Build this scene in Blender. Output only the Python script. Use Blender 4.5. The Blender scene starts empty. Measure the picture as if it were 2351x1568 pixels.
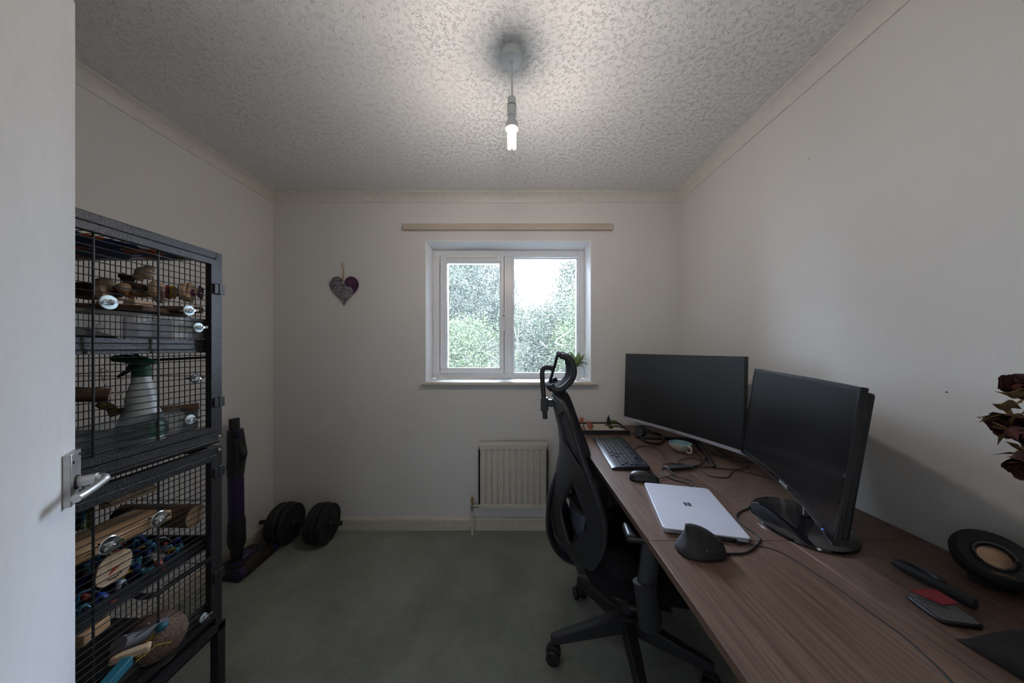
import bpy, bmesh, math, random
from mathutils import Vector, Matrix
random.seed(7)
S = bpy.context.scene
R = math.radians
# ------------------------------------------------------------------ camera, world, exposure
F = 700.0; HC = 1.267
cam = bpy.data.objects.new('camera', bpy.data.cameras.new('camera'))
S.collection.objects.link(cam); S.camera = cam
cam.location = (0, 0, HC); cam.rotation_euler = (R(90), 0, 0)
cam.data.sensor_width = 36; cam.data.sensor_fit = 'HORIZONTAL'
cam.data.lens = 36*F/2351; cam.data.clip_start = 0.02
cam.data.shift_y = 14/2351; cam.data.shift_x = -1.5/2351
SKY = 58.0; LAMP = 365.0
w = bpy.data.worlds.new('sky'); S.world = w; w.use_nodes = True
bg = w.node_tree.nodes['Background']; bg.inputs[0].default_value = (0.68, 0.80, 1.0, 1); bg.inputs[1].default_value = SKY
S.view_settings.view_transform = 'Standard'; S.view_settings.look = 'None'
S.view_settings.exposure = 0.0; S.view_settings.gamma = 1; S.view_settings.use_curve_mapping = False
pl = bpy.data.lights.new('window_portal', 'AREA'); pl.shape = 'RECTANGLE'; pl.size = 1.16; pl.size_y = 1.0
pl.cycles.is_portal = True
po = bpy.data.objects.new('window_portal', pl); S.collection.objects.link(po)
po.location = (-0.03, 2.42, 1.52); po.rotation_euler = (R(-90), 0, 0)
hl = bpy.data.lights.new('added_hall_fill', 'AREA'); hl.shape = 'RECTANGLE'; hl.size = 1.0; hl.size_y = 1.1; hl.energy = 12; hl.color = (.86, .93, 1.0)  # added fill light in the unseen hall, lifts the near side of the room
ho = bpy.data.objects.new('added_hall_fill', hl); S.collection.objects.link(ho)
ho.location = (-.1, -2.08, 1.25); ho.rotation_euler = (R(105), 0, 0)
# room numbers (metres)
XL, XR, YB, YN, ZC = -1.671, 1.158, 2.127, -0.62, 2.337
DZ = 0.73

def P(x, y, Y):                       # point of the photograph at depth Y
    return Vector(((x-1177)*Y/F, Y, HC-(y-798)*Y/F))
def D(x, y, z=DZ):                    # point of the photograph on a level surface
    Y = F*(HC-z)/(y-798); return Vector(((x-1177)*Y/F, Y, z))
# ------------------------------------------------------------------ materials
def sc(c): return tuple(c)+(1,) if len(c) == 3 else c
class N:
    def __init__(s, name):
        s.m = bpy.data.materials.new(name); s.m.use_nodes = True; s.t = s.m.node_tree
        s.b = s.t.nodes['Principled BSDF']; s.out = s.t.nodes['Material Output']
    def n(s, typ, **k):
        x = s.t.nodes.new(typ)
        for a, v in k.items(): setattr(x, a, v)
        return x
    def l(s, a, b): s.t.links.new(a, b)
    def co(s, scale=(1, 1, 1), rot=(0, 0, 0), kind='Object'):
        tc = s.n('ShaderNodeTexCoord'); mp = s.n('ShaderNodeMapping')
        mp.inputs['Scale'].default_value = scale; mp.inputs['Rotation'].default_value = rot
        s.l(tc.outputs[kind], mp.inputs[0]); return mp.outputs[0]
    def noise(s, co, scale, detail=4, rough=.55):
        x = s.n('ShaderNodeTexNoise'); x.inputs['Scale'].default_value = scale
        x.inputs['Detail'].default_value = detail; x.inputs['Roughness'].default_value = rough
        s.l(co, x.inputs['Vector']); return x.outputs[0]
    def ramp(s, fac, stops):
        x = s.n('ShaderNodeValToRGB'); e = x.color_ramp.elements
        while len(e) < len(stops): e.new(0.5)
        for i, (p, c) in enumerate(stops): e[i].position = p; e[i].color = sc(c)
        s.l(fac, x.inputs[0]); return x.outputs[0]
    def bump(s, h, strength=.3, dist=.01, normal=None):
        x = s.n('ShaderNodeBump'); x.inputs['Strength'].default_value = strength; x.inputs['Distance'].default_value = dist
        s.l(h, x.inputs['Height'])
        if normal: s.l(normal, x.inputs['Normal'])
        s.l(x.outputs[0], s.b.inputs['Normal']); return x.outputs[0]
def mat(name, c, rough=.5, metal=0, spec=.5, noise=None, var=.12, bump=None, coat=0):
    k = N(name); b = k.b
    b.inputs['Roughness'].default_value = rough; b.inputs['Metallic'].default_value = metal
    b.inputs['Specular IOR Level'].default_value = spec; b.inputs['Coat Weight'].default_value = coat
    sc_ = noise or 30
    nz = k.noise(k.co(), sc_, 3)
    k.l(k.ramp(nz, [(.3, [v*(1-var) for v in c]), (.7, [min(1, v*(1+var)) for v in c])]), b.inputs['Base Color'])
    if bump: k.bump(k.noise(k.co(), bump[0], 3), bump[1], bump[2])
    return k.m
def emis(name, c, s):
    k = N(name); k.b.inputs['Base Color'].default_value = sc(c)
    k.b.inputs['Emission Color'].default_value = sc(c); k.b.inputs['Emission Strength'].default_value = s; return k.m
def wood(name, c1, c2, scale=(40, 3, 40), rough=.45, bump=.05, spec=.4):
    k = N(name); co = k.co(scale); a = k.noise(co, 1.0, 6, .65)
    k.l(k.ramp(a, [(.3, c1), (.52, [(p+q)/2 for p, q in zip(c1, c2)]), (.72, c2)]), k.b.inputs['Base Color'])
    k.b.inputs['Roughness'].default_value = rough; k.b.inputs['Specular IOR Level'].default_value = spec
    k.bump(a, bump, .002); return k.m
M = {}
def wallmat(name, c):
    k = N(name); co = k.co()
    big = k.noise(co, 1.3, 3); k.l(k.ramp(big, [(.3, [v*.965 for v in c]), (.7, c)]), k.b.inputs['Base Color'])
    k.b.inputs['Roughness'].default_value = .75; k.b.inputs['Specular IOR Level'].default_value = .25
    a = k.noise(co, 160, 4); b = k.noise(co, 9, 3)
    n1 = k.bump(a, .12, .004); k.bump(b, .10, .03, n1); return k.m
M['wall'] = wallmat('wall_paint', (.72, .71, .695))
def ceilmat():
    k = N('stippled_ceiling'); co = k.co()
    nz = k.n('ShaderNodeTexNoise'); nz.inputs['Scale'].default_value = 38; nz.inputs['Detail'].default_value = 2
    k.l(co, nz.inputs['Vector'])
    mx = k.n('ShaderNodeMix', data_type='VECTOR'); mx.inputs[0].default_value = .024
    k.l(co, mx.inputs[4]); k.l(nz.outputs[1], mx.inputs[5])
    v = k.n('ShaderNodeTexVoronoi', feature='DISTANCE_TO_EDGE'); v.inputs['Scale'].default_value = 100
    k.l(mx.outputs[1], v.inputs['Vector'])
    r = k.n('ShaderNodeMapRange'); r.inputs[1].default_value = 0; r.inputs[2].default_value = .11
    r.interpolation_type = 'SMOOTHSTEP'; k.l(v.outputs['Distance'], r.inputs[0])
    # the cracks open only in places
    g = k.noise(co, 55, 2); gr = k.n('ShaderNodeMapRange'); gr.inputs[1].default_value = .38; gr.inputs[2].default_value = .52
    k.l(g, gr.inputs[0])
    m2 = k.n('ShaderNodeMath', operation='MAXIMUM'); k.l(r.outputs[0], m2.inputs[0]); k.l(gr.outputs[0], m2.inputs[1])
    f = k.noise(co, 230, 2); m3 = k.n('ShaderNodeMath', operation='MULTIPLY_ADD'); m3.inputs[1].default_value = .30
    k.l(f, m3.inputs[0]); k.l(m2.outputs[0], m3.inputs[2])
    k.bump(m3.outputs[0], .85, .0045)
    k.b.inputs['Base Color'].default_value = (.84, .835, .825, 1)
    k.b.inputs['Roughness'].default_value = .9; k.b.inputs['Specular IOR Level'].default_value = .1
    return k.m
M['ceiling'] = ceilmat()
def carpetmat():
    k = N('green_carpet'); co = k.co()
    a = k.noise(co, 210, 4, .7); b = k.noise(co, 3.0, 4, .6)
    mixf = k.n('ShaderNodeMath', operation='MULTIPLY_ADD'); mixf.inputs[1].default_value = .55; k.l(b, mixf.inputs[0])
    h = k.n('ShaderNodeMath', operation='MULTIPLY'); h.inputs[1].default_value = .5; k.l(a, h.inputs[0]); k.l(h.outputs[0], mixf.inputs[2])
    k.l(k.ramp(mixf.outputs[0], [(.30, (.14, .15, .125)), (.52, (.30, .32, .275)), (.72, (.44, .46, .40))]), k.b.inputs['Base Color'])
    k.b.inputs['Roughness'].default_value = .95; k.b.inputs['Specular IOR Level'].default_value = .1
    k.b.inputs['Sheen Weight'].default_value = .15
    k.bump(a, .8, .012); return k.m
M['carpet'] = carpetmat()
M['trim'] = mat('cream_gloss_paint', (.70, .67, .62), .35, spec=.5, var=.05)
M['skirt'] = mat('cream_skirting_paint', (.60, .55, .46), .4, var=.06)
M['upvc'] = mat('white_upvc', (.80, .81, .83), .3, var=.03)
M['reveal'] = mat('white_reveal_paint', (.88, .88, .88), .55, var=.02)
M['door'] = mat('white_door_paint', (.66, .655, .65), .42, var=.03, bump=(120, .06, .002))
M['alu'] = mat('satin_aluminium', (.52, .51, .49), .38, metal=.85, var=.12, noise=60)
M['chrome'] = mat('chrome', (.75, .78, .80), .18, metal=1, var=.05)
M['steel'] = mat('zinc_steel', (.50, .60, .62), .42, metal=.5, var=.08)
M['brass'] = mat('old_brass', (.45, .30, .10), .4, metal=.5, var=.2)
M['radiator'] = mat('radiator_enamel', (.60, .56, .49), .4, var=.04)
M['plastic_w'] = mat('white_plastic', (.80, .79, .76), .45, var=.03)
M['plastic_bright'] = mat('bright_white_plastic', (.78, .78, .76), .4, var=.02)
M['blk'] = mat('black_plastic', (.012, .012, .014), .42, var=.15)
M['blk_matte'] = mat('matte_black_plastic', (.014, .014, .016), .62, var=.15, bump=(400, .08, .001))
M['blk_gloss'] = mat('gloss_black', (.008, .008, .010), .08, var=.1, coat=.5)
M['chair_blk'] = mat('chair_black_nylon', (.016, .016, .019), .48, var=.15, bump=(500, .1, .001))
M['chair_fab'] = mat('chair_seat_fabric', (.008, .008, .011), .95, spec=.15, noise=8, var=.5, bump=(700, .4, .002))
M['screen'] = mat('matt_screen', (.008, .008, .010), .42, spec=.5, var=.05)
M['screen2'] = mat('glossy_screen', (.008, .007, .008), .22, spec=.4, var=.05)
M['silver'] = mat('silver_bezel', (.50, .50, .58), .4, metal=.4, var=.04)
M['laptop'] = mat('platinum_aluminium', (.56, .57, .64), .42, metal=.25, var=.02, noise=5)
M['logo'] = mat('dark_mirror_logo', (.06, .06, .06), .3, var=.05)
M['key'] = mat('key_black', (.014, .015, .02), .4, var=.1)
M['kb'] = mat('keyboard_body', (.018, .021, .032), .33, var=.1)
M['text'] = mat('grey_print', (.42, .42, .42), .5, var=.02)
M['gold'] = mat('copper_cone', (.50, .33, .22), .35, metal=.6, var=.1)
M['goldtext'] = mat('gold_print', (.35, .22, .10), .4, var=.05)
M['grille'] = mat('black_fabric_grille', (.012, .012, .014), .85, var=.2, bump=(600, .3, .001))
M['cable'] = mat('black_cable', (.012, .012, .014), .5, var=.1)
M['redcable'] = mat('red_cable', (.22, .03, .02), .5, var=.1)
M['iron'] = mat('black_rubber_weight', (.012, .012, .013), .72, var=.2, bump=(90, .15, .002))
M['purple'] = mat('purple_plastic', (.018, .010, .055), .4, var=.1)
M['clear'] = None
M['desk'] = wood('walnut_laminate', (.070, .040, .028), (.185, .115, .085), (150, 5, 10), .36, .04, .45)
M['desk_b'] = wood('walnut_laminate_back', (.085, .055, .040), (.165, .112, .082), (22, 90, 10), .5, .04, .35)
M['desk_edge'] = wood('walnut_edge_band', (.075, .042, .028), (.15, .09, .06), (60, 3, 60), .5)
M['pine'] = wood('pine', (.36, .21, .10), (.58, .38, .21), (60, 6, 60), .6)
M['pale'] = wood('pale_wood', (.38, .26, .16), (.60, .45, .31), (50, 50, 20), .6)
M['bark'] = wood('bark', (.035, .02, .012), (.16, .095, .055), (25, 25, 25), .85, .5)
M['batten'] = wood('bare_batten', (.46, .39, .32), (.58, .51, .43), (4, 60, 60), .6)
M['sill'] = mat('cream_sill_paint', (.62, .56, .48), .4, var=.04)
M['sisal'] = mat('sisal_rope', (.42, .30, .18), .9, noise=200, var=.5, bump=(220, .7, .004))
M['shell'] = mat('coconut_shell', (.14, .085, .06), .85, noise=140, var=.55, bump=(150, .8, .004))
M['paper'] = mat('torn_paper', (.62, .62, .60), .8, var=.05)
def hammer():
    k = N('hammered_black_paint'); co = k.co(); a = k.noise(co, 420, 2)
    k.l(k.ramp(a, [(.44, (.008, .008, .010)), (.64, (.075, .075, .080))]), k.b.inputs['Base Color'])
    k.b.inputs['Roughness'].default_value = .38; k.b.inputs['Metallic'].default_value = .3; k.bump(a, .3, .001); return k.m
M['hammer'] = hammer()
M['wire'] = mat('black_wire', (.018, .018, .020), .35, metal=.3, var=.1)
def clearmat(name, tint, haze, gloss=.08, dcol=(.8, .85, .9), nscale=12):
    k = N(name); t = k.n('ShaderNodeBsdfTransparent'); t.inputs[0].default_value = sc(tint)
    g = k.n('ShaderNodeBsdfGlossy'); g.inputs['Roughness'].default_value = .03
    tr = k.n('ShaderNodeBsdfTranslucent'); tr.inputs[0].default_value = sc(dcol)
    df = k.n('ShaderNodeBsdfDiffuse'); df.inputs[0].default_value = sc(dcol)
    md = k.n('ShaderNodeMixShader'); md.inputs[0].default_value = .5; k.l(tr.outputs[0], md.inputs[1]); k.l(df.outputs[0], md.inputs[2])
    fr = k.n('ShaderNodeFresnel'); fr.inputs[0].default_value = 1.45
    m1 = k.n('ShaderNodeMixShader'); k.l(fr.outputs[0], m1.inputs[0]); k.l(t.outputs[0], m1.inputs[1]); k.l(g.outputs[0], m1.inputs[2])
    m2 = k.n('ShaderNodeMixShader')
    nz = k.noise(k.co(), nscale, 4); r = k.n('ShaderNodeMapRange'); r.inputs[1].default_value = .35; r.inputs[2].default_value = .7
    r.inputs[3].default_value = haze*.7; r.inputs[4].default_value = haze*1.3; k.l(nz, r.inputs[0])
    k.l(r.outputs[0], m2.inputs[0]); k.l(m1.outputs[0], m2.inputs[1]); k.l(md.outputs[0], m2.inputs[2])
    k.l(m2.outputs[0], k.out.inputs[0]); return k.m
M['glass'] = clearmat('hazy_window_glass', (.97, .98, .98), .020)  # faint scatter mixed into the pane veils the view outside
M['acrylic'] = clearmat('scuffed_acrylic', (.84, .87, .88), .07, nscale=25)
def meshfab():
    k = N('chair_mesh_fabric'); co = k.co((1, 1, 1))
    wv = k.n('ShaderNodeTexWave', bands_direction='DIAGONAL'); wv.inputs['Scale'].default_value = 75; k.l(co, wv.inputs['Vector'])
    k.l(k.ramp(wv.outputs[0], [(.3, (.008, .008, .010)), (.7, (.045, .047, .062))]), k.b.inputs['Base Color'])
    k.b.inputs['Roughness'].default_value = .55; k.bump(wv.outputs[0], .6, .002); return k.m
M['mesh'] = meshfab()
def fleece(name, cols):
    k = N(name); co = k.co(); v = k.n('ShaderNodeTexVoronoi'); v.inputs['Scale'].default_value = 30; k.l(co, v.inputs['Vector'])
    sp = k.n('ShaderNodeSeparateColor'); k.l(v.outputs['Color'], sp.inputs[0])
    x = k.n('ShaderNodeValToRGB'); x.color_ramp.interpolation = 'CONSTANT'; e = x.color_ramp.elements
    while len(e) < len(cols): e.new(.5)
    for i, c in enumerate(cols): e[i].position = i/len(cols); e[i].color = sc(c)
    k.l(sp.outputs[0], x.inputs[0]); k.l(x.outputs[0], k.b.inputs['Base Color']); k.b.inputs['Roughness'].default_value = .95
    k.bump(k.noise(co, 260, 3), .5, .003); return k.m
M['hammock'] = fleece('patterned_fleece', [(.01, .02, .07), (.012, .025, .09), (.01, .02, .06), (.35, .07, .02), (.4, .42, .48), (.012, .02, .08)])
M['starfleece'] = fleece('blue_star_fleece', [(.02, .10, .16), (.02, .12, .18), (.015, .09, .15), (.30, .33, .22), (.02, .10, .17)])
def solid(name, c, r=.6, **k): M[name] = mat(name, c, r, **k)
for nm, c in dict(teal=(.01, .10, .14), sky=(.06, .30, .46), royal=(.01, .04, .26), yellow=(.45, .30, .01), scarlet=(.32, .03, .015),
                  snow=(.5, .5, .55), darkfleece=(.012, .013, .018), greyfleece=(.12, .12, .13), lilac=(.32, .32, .42), orange=(.45, .13, .01),
                  crimson=(.25, .01, .02), green=(.006, .055, .025), leafgreen=(.05, .10, .02), magenta=(.18, .01, .12), moss=(.045, .075, .012), stone=(.05, .05, .055),
                  sand=(.50, .46, .40), coral=(.50, .17, .08), bottle=(.50, .54, .55), ceramic=(.50, .47, .40), glaze=(.22, .38, .42),
                  redcard=(.30, .02, .03), bag=(.012, .012, .014), purplebruise=(.05, .02, .06)).items():
    solid(nm, c, .8 if 'fleece' in nm or nm in ('moss', 'sand', 'bag') else .55)
M['bottle'] = mat('frosted_bottle', (.46, .50, .51), .45, var=.03)
M['petal'] = mat('dried_rose_petal', (.085, .022, .020), .85, noise=30, var=.7, bump=(60, .6, .004))
M['sepal'] = mat('dried_leaf', (.16, .10, .035), .85, noise=30, var=.4, bump=(60, .5, .004))
M['fern'] = mat('fern_green', (.14, .22, .06), .6, var=.3)
def leafmat(name, c, v=.75):
    k = N(name); nz = k.noise(k.co(), 2.6, 5)
    k.l(k.ramp(nz, [(.3, [x*(1-v) for x in c]), (.7, [x*(1+v) for x in c])]), k.b.inputs['Base Color'])
    k.b.inputs['Roughness'].default_value = .7
    tr = k.n('ShaderNodeBsdfTranslucent'); tr.inputs[0].default_value = sc([x*1.2 for x in c])
    mx = k.n('ShaderNodeMixShader'); mx.inputs[0].default_value = .35
    k.l(k.b.outputs[0], mx.inputs[1]); k.l(tr.outputs[0], mx.inputs[2]); k.l(mx.outputs[0], k.out.inputs[0]); return k.m
# ------------------------------------------------------------------ mesh tools
class MB:
    def __init__(s): s.v = []; s.f = []
    def add(s, vs, fs):
        o = len(s.v); s.v += [tuple(v) for v in vs]; s.f += [tuple(i+o for i in f) for f in fs]; return s
    def box(s, x0, x1, y0, y1, z0, z1):
        return s.add([(x0, y0, z0), (x1, y0, z0), (x1, y1, z0), (x0, y1, z0), (x0, y0, z1), (x1, y0, z1), (x1, y1, z1), (x0, y1, z1)],
                     [(0, 3, 2, 1), (4, 5, 6, 7), (0, 1, 5, 4), (1, 2, 6, 5), (2, 3, 7, 6), (3, 0, 4, 7)])
    def obox(s, c, u, v, wv, a, b, h):          # centre, axes, half sizes
        c, u, v, wv = map(Vector, (c, u, v, wv)); u = u.normalized()*a; v = v.normalized()*b; wv = wv.normalized()*h
        p = [c+i*u+j*v+k*wv for k in (-1, 1) for (i, j) in ((-1, -1), (1, -1), (1, 1), (-1, 1))]
        return s.add(p, [(0, 3, 2, 1), (4, 5, 6, 7), (0, 1, 5, 4), (1, 2, 6, 5), (2, 3, 7, 6), (3, 0, 4, 7)])
    def tube(s, pts, r, n=8, closed=False, caps=True, ell=None):
        pts = [Vector(p) for p in pts]; m = len(pts)
        rs = r if isinstance(r, (list, tuple)) else [r]*m
        t0 = (pts[1]-pts[0]).normalized(); up = Vector((0, 0, 1)) if abs(t0.z) < .9 else Vector((0, 1, 0))
        nrm = (up-t0*up.dot(t0)).normalized(); vs = []
        for i, p in enumerate(pts):
            a = pts[(i-1) % m] if (closed or i) else p; b = pts[(i+1) % m] if (closed or i < m-1) else p
            t = (b-a).normalized() if (b-a).length > 1e-9 else t0
            nrm = nrm-t*nrm.dot(t); nrm = nrm.normalized() if nrm.length > 1e-6 else t.orthogonal().normalized()
            bi = t.cross(nrm); e = ell or (1, 1)
            for k in range(n):
                q = 2*math.pi*k/n; vs.append(p+nrm*math.cos(q)*rs[i]*e[0]+bi*math.sin(q)*rs[i]*e[1])
        fs = []
        for i in range(m if closed else m-1):
            j = (i+1) % m
            for k in range(n): fs.append((i*n+k, i*n+(k+1) % n, j*n+(k+1) % n, j*n+k))
        if caps and not closed:
            fs.append(tuple(range(n-1, -1, -1))); fs.append(tuple((m-1)*n+k for k in range(n)))
        return s.add(vs, fs)
    def cyl(s, a, b, r, r2=None, n=16): return s.tube([a, b], [r, r if r2 is None else r2], n)
    def lathe(s, prof, c=(0, 0, 0), ax=(0, 0, 1), n=24, caps=True):   # prof [(r, h)]
        ax = Vector(ax).normalized(); u = ax.orthogonal().normalized(); v = ax.cross(u); c = Vector(c); vs = []; fs = []
        for r, h in prof:
            for k in range(n):
                q = 2*math.pi*k/n; vs.append(c+ax*h+u*math.cos(q)*r+v*math.sin(q)*r)
        for i in range(len(prof)-1):
            for k in range(n): fs.append((i*n+k, i*n+(k+1) % n, (i+1)*n+(k+1) % n, (i+1)*n+k))
        if caps: fs.append(tuple(range(n-1, -1, -1))); fs.append(tuple((len(prof)-1)*n+k for k in range(n)))
        return s.add(vs, fs)
    def ell(s, c, r, n=14, m=9, rot=None, jit=0):
        vs = []; fs = []
        for i in range(m+1):
            a = math.pi*i/m
            for k in range(n):
                q = 2*math.pi*k/n; p = Vector((math.sin(a)*math.cos(q)*r[0], math.sin(a)*math.sin(q)*r[1], math.cos(a)*r[2]))
                p *= 1+random.uniform(-jit, jit)
                if rot: p = rot @ p
                vs.append(Vector(c)+p)
        for i in range(m):
            for k in range(n): fs.append((i*n+k, (i+1)*n+k, (i+1)*n+(k+1) % n, i*n+(k+1) % n))
        return s.add(vs, fs)
    def prism(s, poly, h, fn=None):             # poly 2D, extruded 0..h; fn maps (u,v,w)->xyz
        n = len(poly); fn = fn or (lambda a, b, c: (a, b, c))
        vs = [fn(a, b, 0) for a, b in poly]+[fn(a, b, h) for a, b in poly]
        return s.add(vs, [tuple(range(n-1, -1, -1)), tuple(range(n, 2*n))]+[(i, (i+1) % n, n+(i+1) % n, n+i) for i in range(n)])
    def grid(s, fn, nu, nv, skip=None):
        vs = [fn(i/nu, j/nv) for j in range(nv+1) for i in range(nu+1)]; fs = []
        for j in range(nv):
            for i in range(nu):
                if skip and skip((i+.5)/nu, (j+.5)/nv): continue
                a = j*(nu+1)+i; fs.append((a, a+1, a+nu+2, a+nu+1))
        return s.add(vs, fs)
    def build(s, name, m, parent=None, smooth=35, bevel=0, solid_=0, sub=0, seg=2, relax=0):
        me = bpy.data.meshes.new(name)
        vs = [Vector(v) for v in s.v]; off = Vector((0, 0, 0))
        if parent is None or parent.get('_w'):
            lo = Vector([min(v[i] for v in vs) for i in range(3)]); hi = Vector([max(v[i] for v in vs) for i in range(3)])
            off = Vector(((lo.x+hi.x)/2, (lo.y+hi.y)/2, lo.z))
        me.from_pydata([v-off for v in vs], [], s.f); me.update()
        if True:
            b = bmesh.new(); b.from_mesh(me); bmesh.ops.remove_doubles(b, verts=b.verts, dist=1e-6); bmesh.ops.recalc_face_normals(b, faces=b.faces) if not solid_ else None
            for _ in range(relax):
                b.verts.ensure_lookup_table(); nw = {}
                for v in b.verts:
                    nb = [e.other_vert(v).co for e in v.link_edges if e.is_boundary]
                    if len(nb) == 2: nw[v] = v.co*.4+(nb[0]+nb[1])*.3
                for v, c_ in nw.items(): v.co = c_
            b.to_mesh(me); b.free()
        me.materials.append(M[m] if isinstance(m, str) else m)
        o = bpy.data.objects.new(name, me); S.collection.objects.link(o)
        if smooth:
            me.shade_smooth()
            me.set_sharp_from_angle(angle=R(smooth))
        if parent is not None:
            o.parent = parent
            o.location = off-(Vector(parent['_w']) if parent.get('_w') else Vector((0, 0, 0)))
            if parent.get('_w'): o['_w'] = list(off)
        else: o.location = off; o['_w'] = list(off)
        if solid_:
            x = o.modifiers.new('thickness', 'SOLIDIFY'); x.thickness = solid_; x.offset = 0
        if bevel:
            x = o.modifiers.new('bevel', 'BEVEL'); x.width = bevel; x.segments = seg; x.limit_method = 'ANGLE'; x.angle_limit = R(40)
        if sub:
            x = o.modifiers.new('subdivision', 'SUBSURF'); x.levels = sub; x.render_levels = sub
        return o
def tag(o, label=None, cat=None, group=None, kind=None):
    if label: o['label'] = label
    if cat: o['category'] = cat
    if group: o['group'] = group
    if kind: o['kind'] = kind
    return o
def thing(name, loc, label, cat, group=None, rz=None):      # rz given: parts are built in local coordinates
    o = bpy.data.objects.new(name, None); S.collection.objects.link(o); o.location = loc; o.empty_display_size = .1
    if rz is None: o['_w'] = list(loc)
    else: o.rotation_euler = (0, 0, rz)
    return tag(o, label, cat, group)
def struct(name, mb, m, **k): return tag(mb.build(name, m, **k), kind='structure')
def smoothpts(pts, k=8):
    pts = [Vector(p) for p in pts]; out = []
    for i in range(len(pts)-1):
        p0 = pts[max(i-1, 0)]; p1 = pts[i]; p2 = pts[i+1]; p3 = pts[min(i+2, len(pts)-1)]
        for j in range(k):
            t = j/k; out.append(.5*((2*p1)+(p2-p0)*t+(2*p0-5*p1+4*p2-p3)*t*t+(3*p1-p0-3*p2+p3)*t**3))
    return out+[pts[-1]]
def text(body, size, loc, u, v, m, name, parent, ext=.0006, shear=0):
    c = bpy.data.curves.new(name, 'FONT'); c.body = body; c.size = size; c.extrude = ext; c.align_x = 'CENTER'; c.align_y = 'CENTER'; c.shear = shear
    t = bpy.data.objects.new('tmp', c); S.collection.objects.link(t); bpy.context.view_layer.update()
    me = bpy.data.meshes.new_from_object(t.evaluated_get(bpy.context.evaluated_depsgraph_get()))
    bpy.data.objects.remove(t); bpy.data.curves.remove(c)
    u = Vector(u).normalized(); v = Vector(v).normalized(); n = u.cross(v); loc = Vector(loc)
    mb = MB(); mb.add([loc+u*p.co.x+v*p.co.y+n*p.co.z for p in me.vertices], [tuple(f.vertices) for f in me.polygons])
    bpy.data.meshes.remove(me); return mb.build(name, m, parent, smooth=0)
# ------------------------------------------------------------------ room shell
WX0, WX1, WZ0, WZ1 = -.609, .548, 1.022, 2.012          # window opening
YF = 2.318                                              # plane of the window frame
struct('floor', MB().box(XL-.1, XR+.1, YN-.1, YB+.1, -.08, 0), 'carpet', smooth=0)
struct('ceiling', MB().box(XL-.1, XR+.1, YN-.1, YB+.1, ZC, ZC+.1), 'ceiling', smooth=0)
struct('wall_left', MB().box(XL-.1, XL, YN-.1, YB+.25, 0, ZC), 'wall', smooth=0)
struct('wall_right', MB().box(XR, XR+.1, YN-.1, YB+.25, 0, ZC), 'wall', smooth=0)
b = MB()
def ring(b, X0, X1, Z0, Z1, x0, x1, z0, z1, y0, y1):    # slab with a rectangular hole
    b.box(X0, X1, y0, y1, Z0, z0); b.box(X0, X1, y0, y1, z1, Z1); b.box(X0, x0, y0, y1, z0, z1); b.box(x1, X1, y0, y1, z0, z1); return b
struct('wall_back', ring(b, XL-.0, XR+.0, 0, ZC, WX0, WX1, WZ0, WZ1, YB, YB+.28), 'wall', smooth=0)
b = MB(); b.box(.36, XR, YN-.1, YN, 0, ZC); b.box(-.455, .36, YN-.1, YN, 2.05, ZC)
struct('wall_near', b, 'wall', smooth=0)
struct('wall_return', MB().box(XL, -.455, YN-.1, .05, 0, ZC), 'wall', smooth=0)
# hallway beyond the doorway
b = MB(); b.box(-1.5, -1.4, YN-1.5, YN-.1, 0, ZC); b.box(.4, .5, YN-1.5, YN-.1, 0, ZC); b.box(-1.5, .5, YN-1.6, YN-1.5, 0, ZC)
struct('wall_hall', b, 'wall', smooth=0)
struct('floor_hall', MB().box(-1.5, .5, YN-1.6, YN-.1, -.08, 0), 'carpet', smooth=0)
struct('ceiling_hall', MB().box(-1.5, .5, YN-1.6, YN-.1, ZC, ZC+.1), 'reveal', smooth=0)
# white reveal lining
t = .004; b = MB()
b.box(WX0, WX0+t, YB-.001, YF, WZ0, WZ1); b.box(WX1-t, WX1, YB-.001, YF, WZ0, WZ1); b.box(WX0, WX1, YB-.001, YF, WZ1-t, WZ1)
struct('trim_1', b, 'reveal', smooth=0)
# coving: concave profile along three walls
prof = [(0, 0), (0, -.060), (.006, -.060), (.010, -.050), (.022, -.028), (.040, -.012), (.052, -.008), (.052, 0)]
b = MB(); b.prism(prof, XR-XL, lambda a, c, h: (XL+h, YB-a, ZC+c)); struct('trim_2', b, 'trim', smooth=50)
b = MB(); b.prism(prof, YB-.05, lambda a, c, h: (XL+a, .05+h, ZC+c)); struct('trim_3', b, 'trim', smooth=50)
b = MB(); b.prism(prof, YB-YN, lambda a, c, h: (XR-a, YN+h, ZC+c)); struct('trim_4', b, 'trim', smooth=50)
sk = [(0, 0), (.015, 0), (.015, .070), (.009, .082), (.003, .087), (0, .087)]
b = MB(); b.prism(sk, XR-XL, lambda a, c, h: (XL+h, YB-a, c)); struct('baseboard_back', b, 'skirt', smooth=0)
b = MB(); b.prism(sk, YB-.05, lambda a, c, h: (XL+a, .05+h, c)); struct('baseboard_left', b, 'skirt', smooth=0)
b = MB(); b.prism(sk, YB-YN, lambda a, c, h: (XR-a, YN+h, c)); struct('baseboard_right', b, 'skirt', smooth=0)
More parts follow.
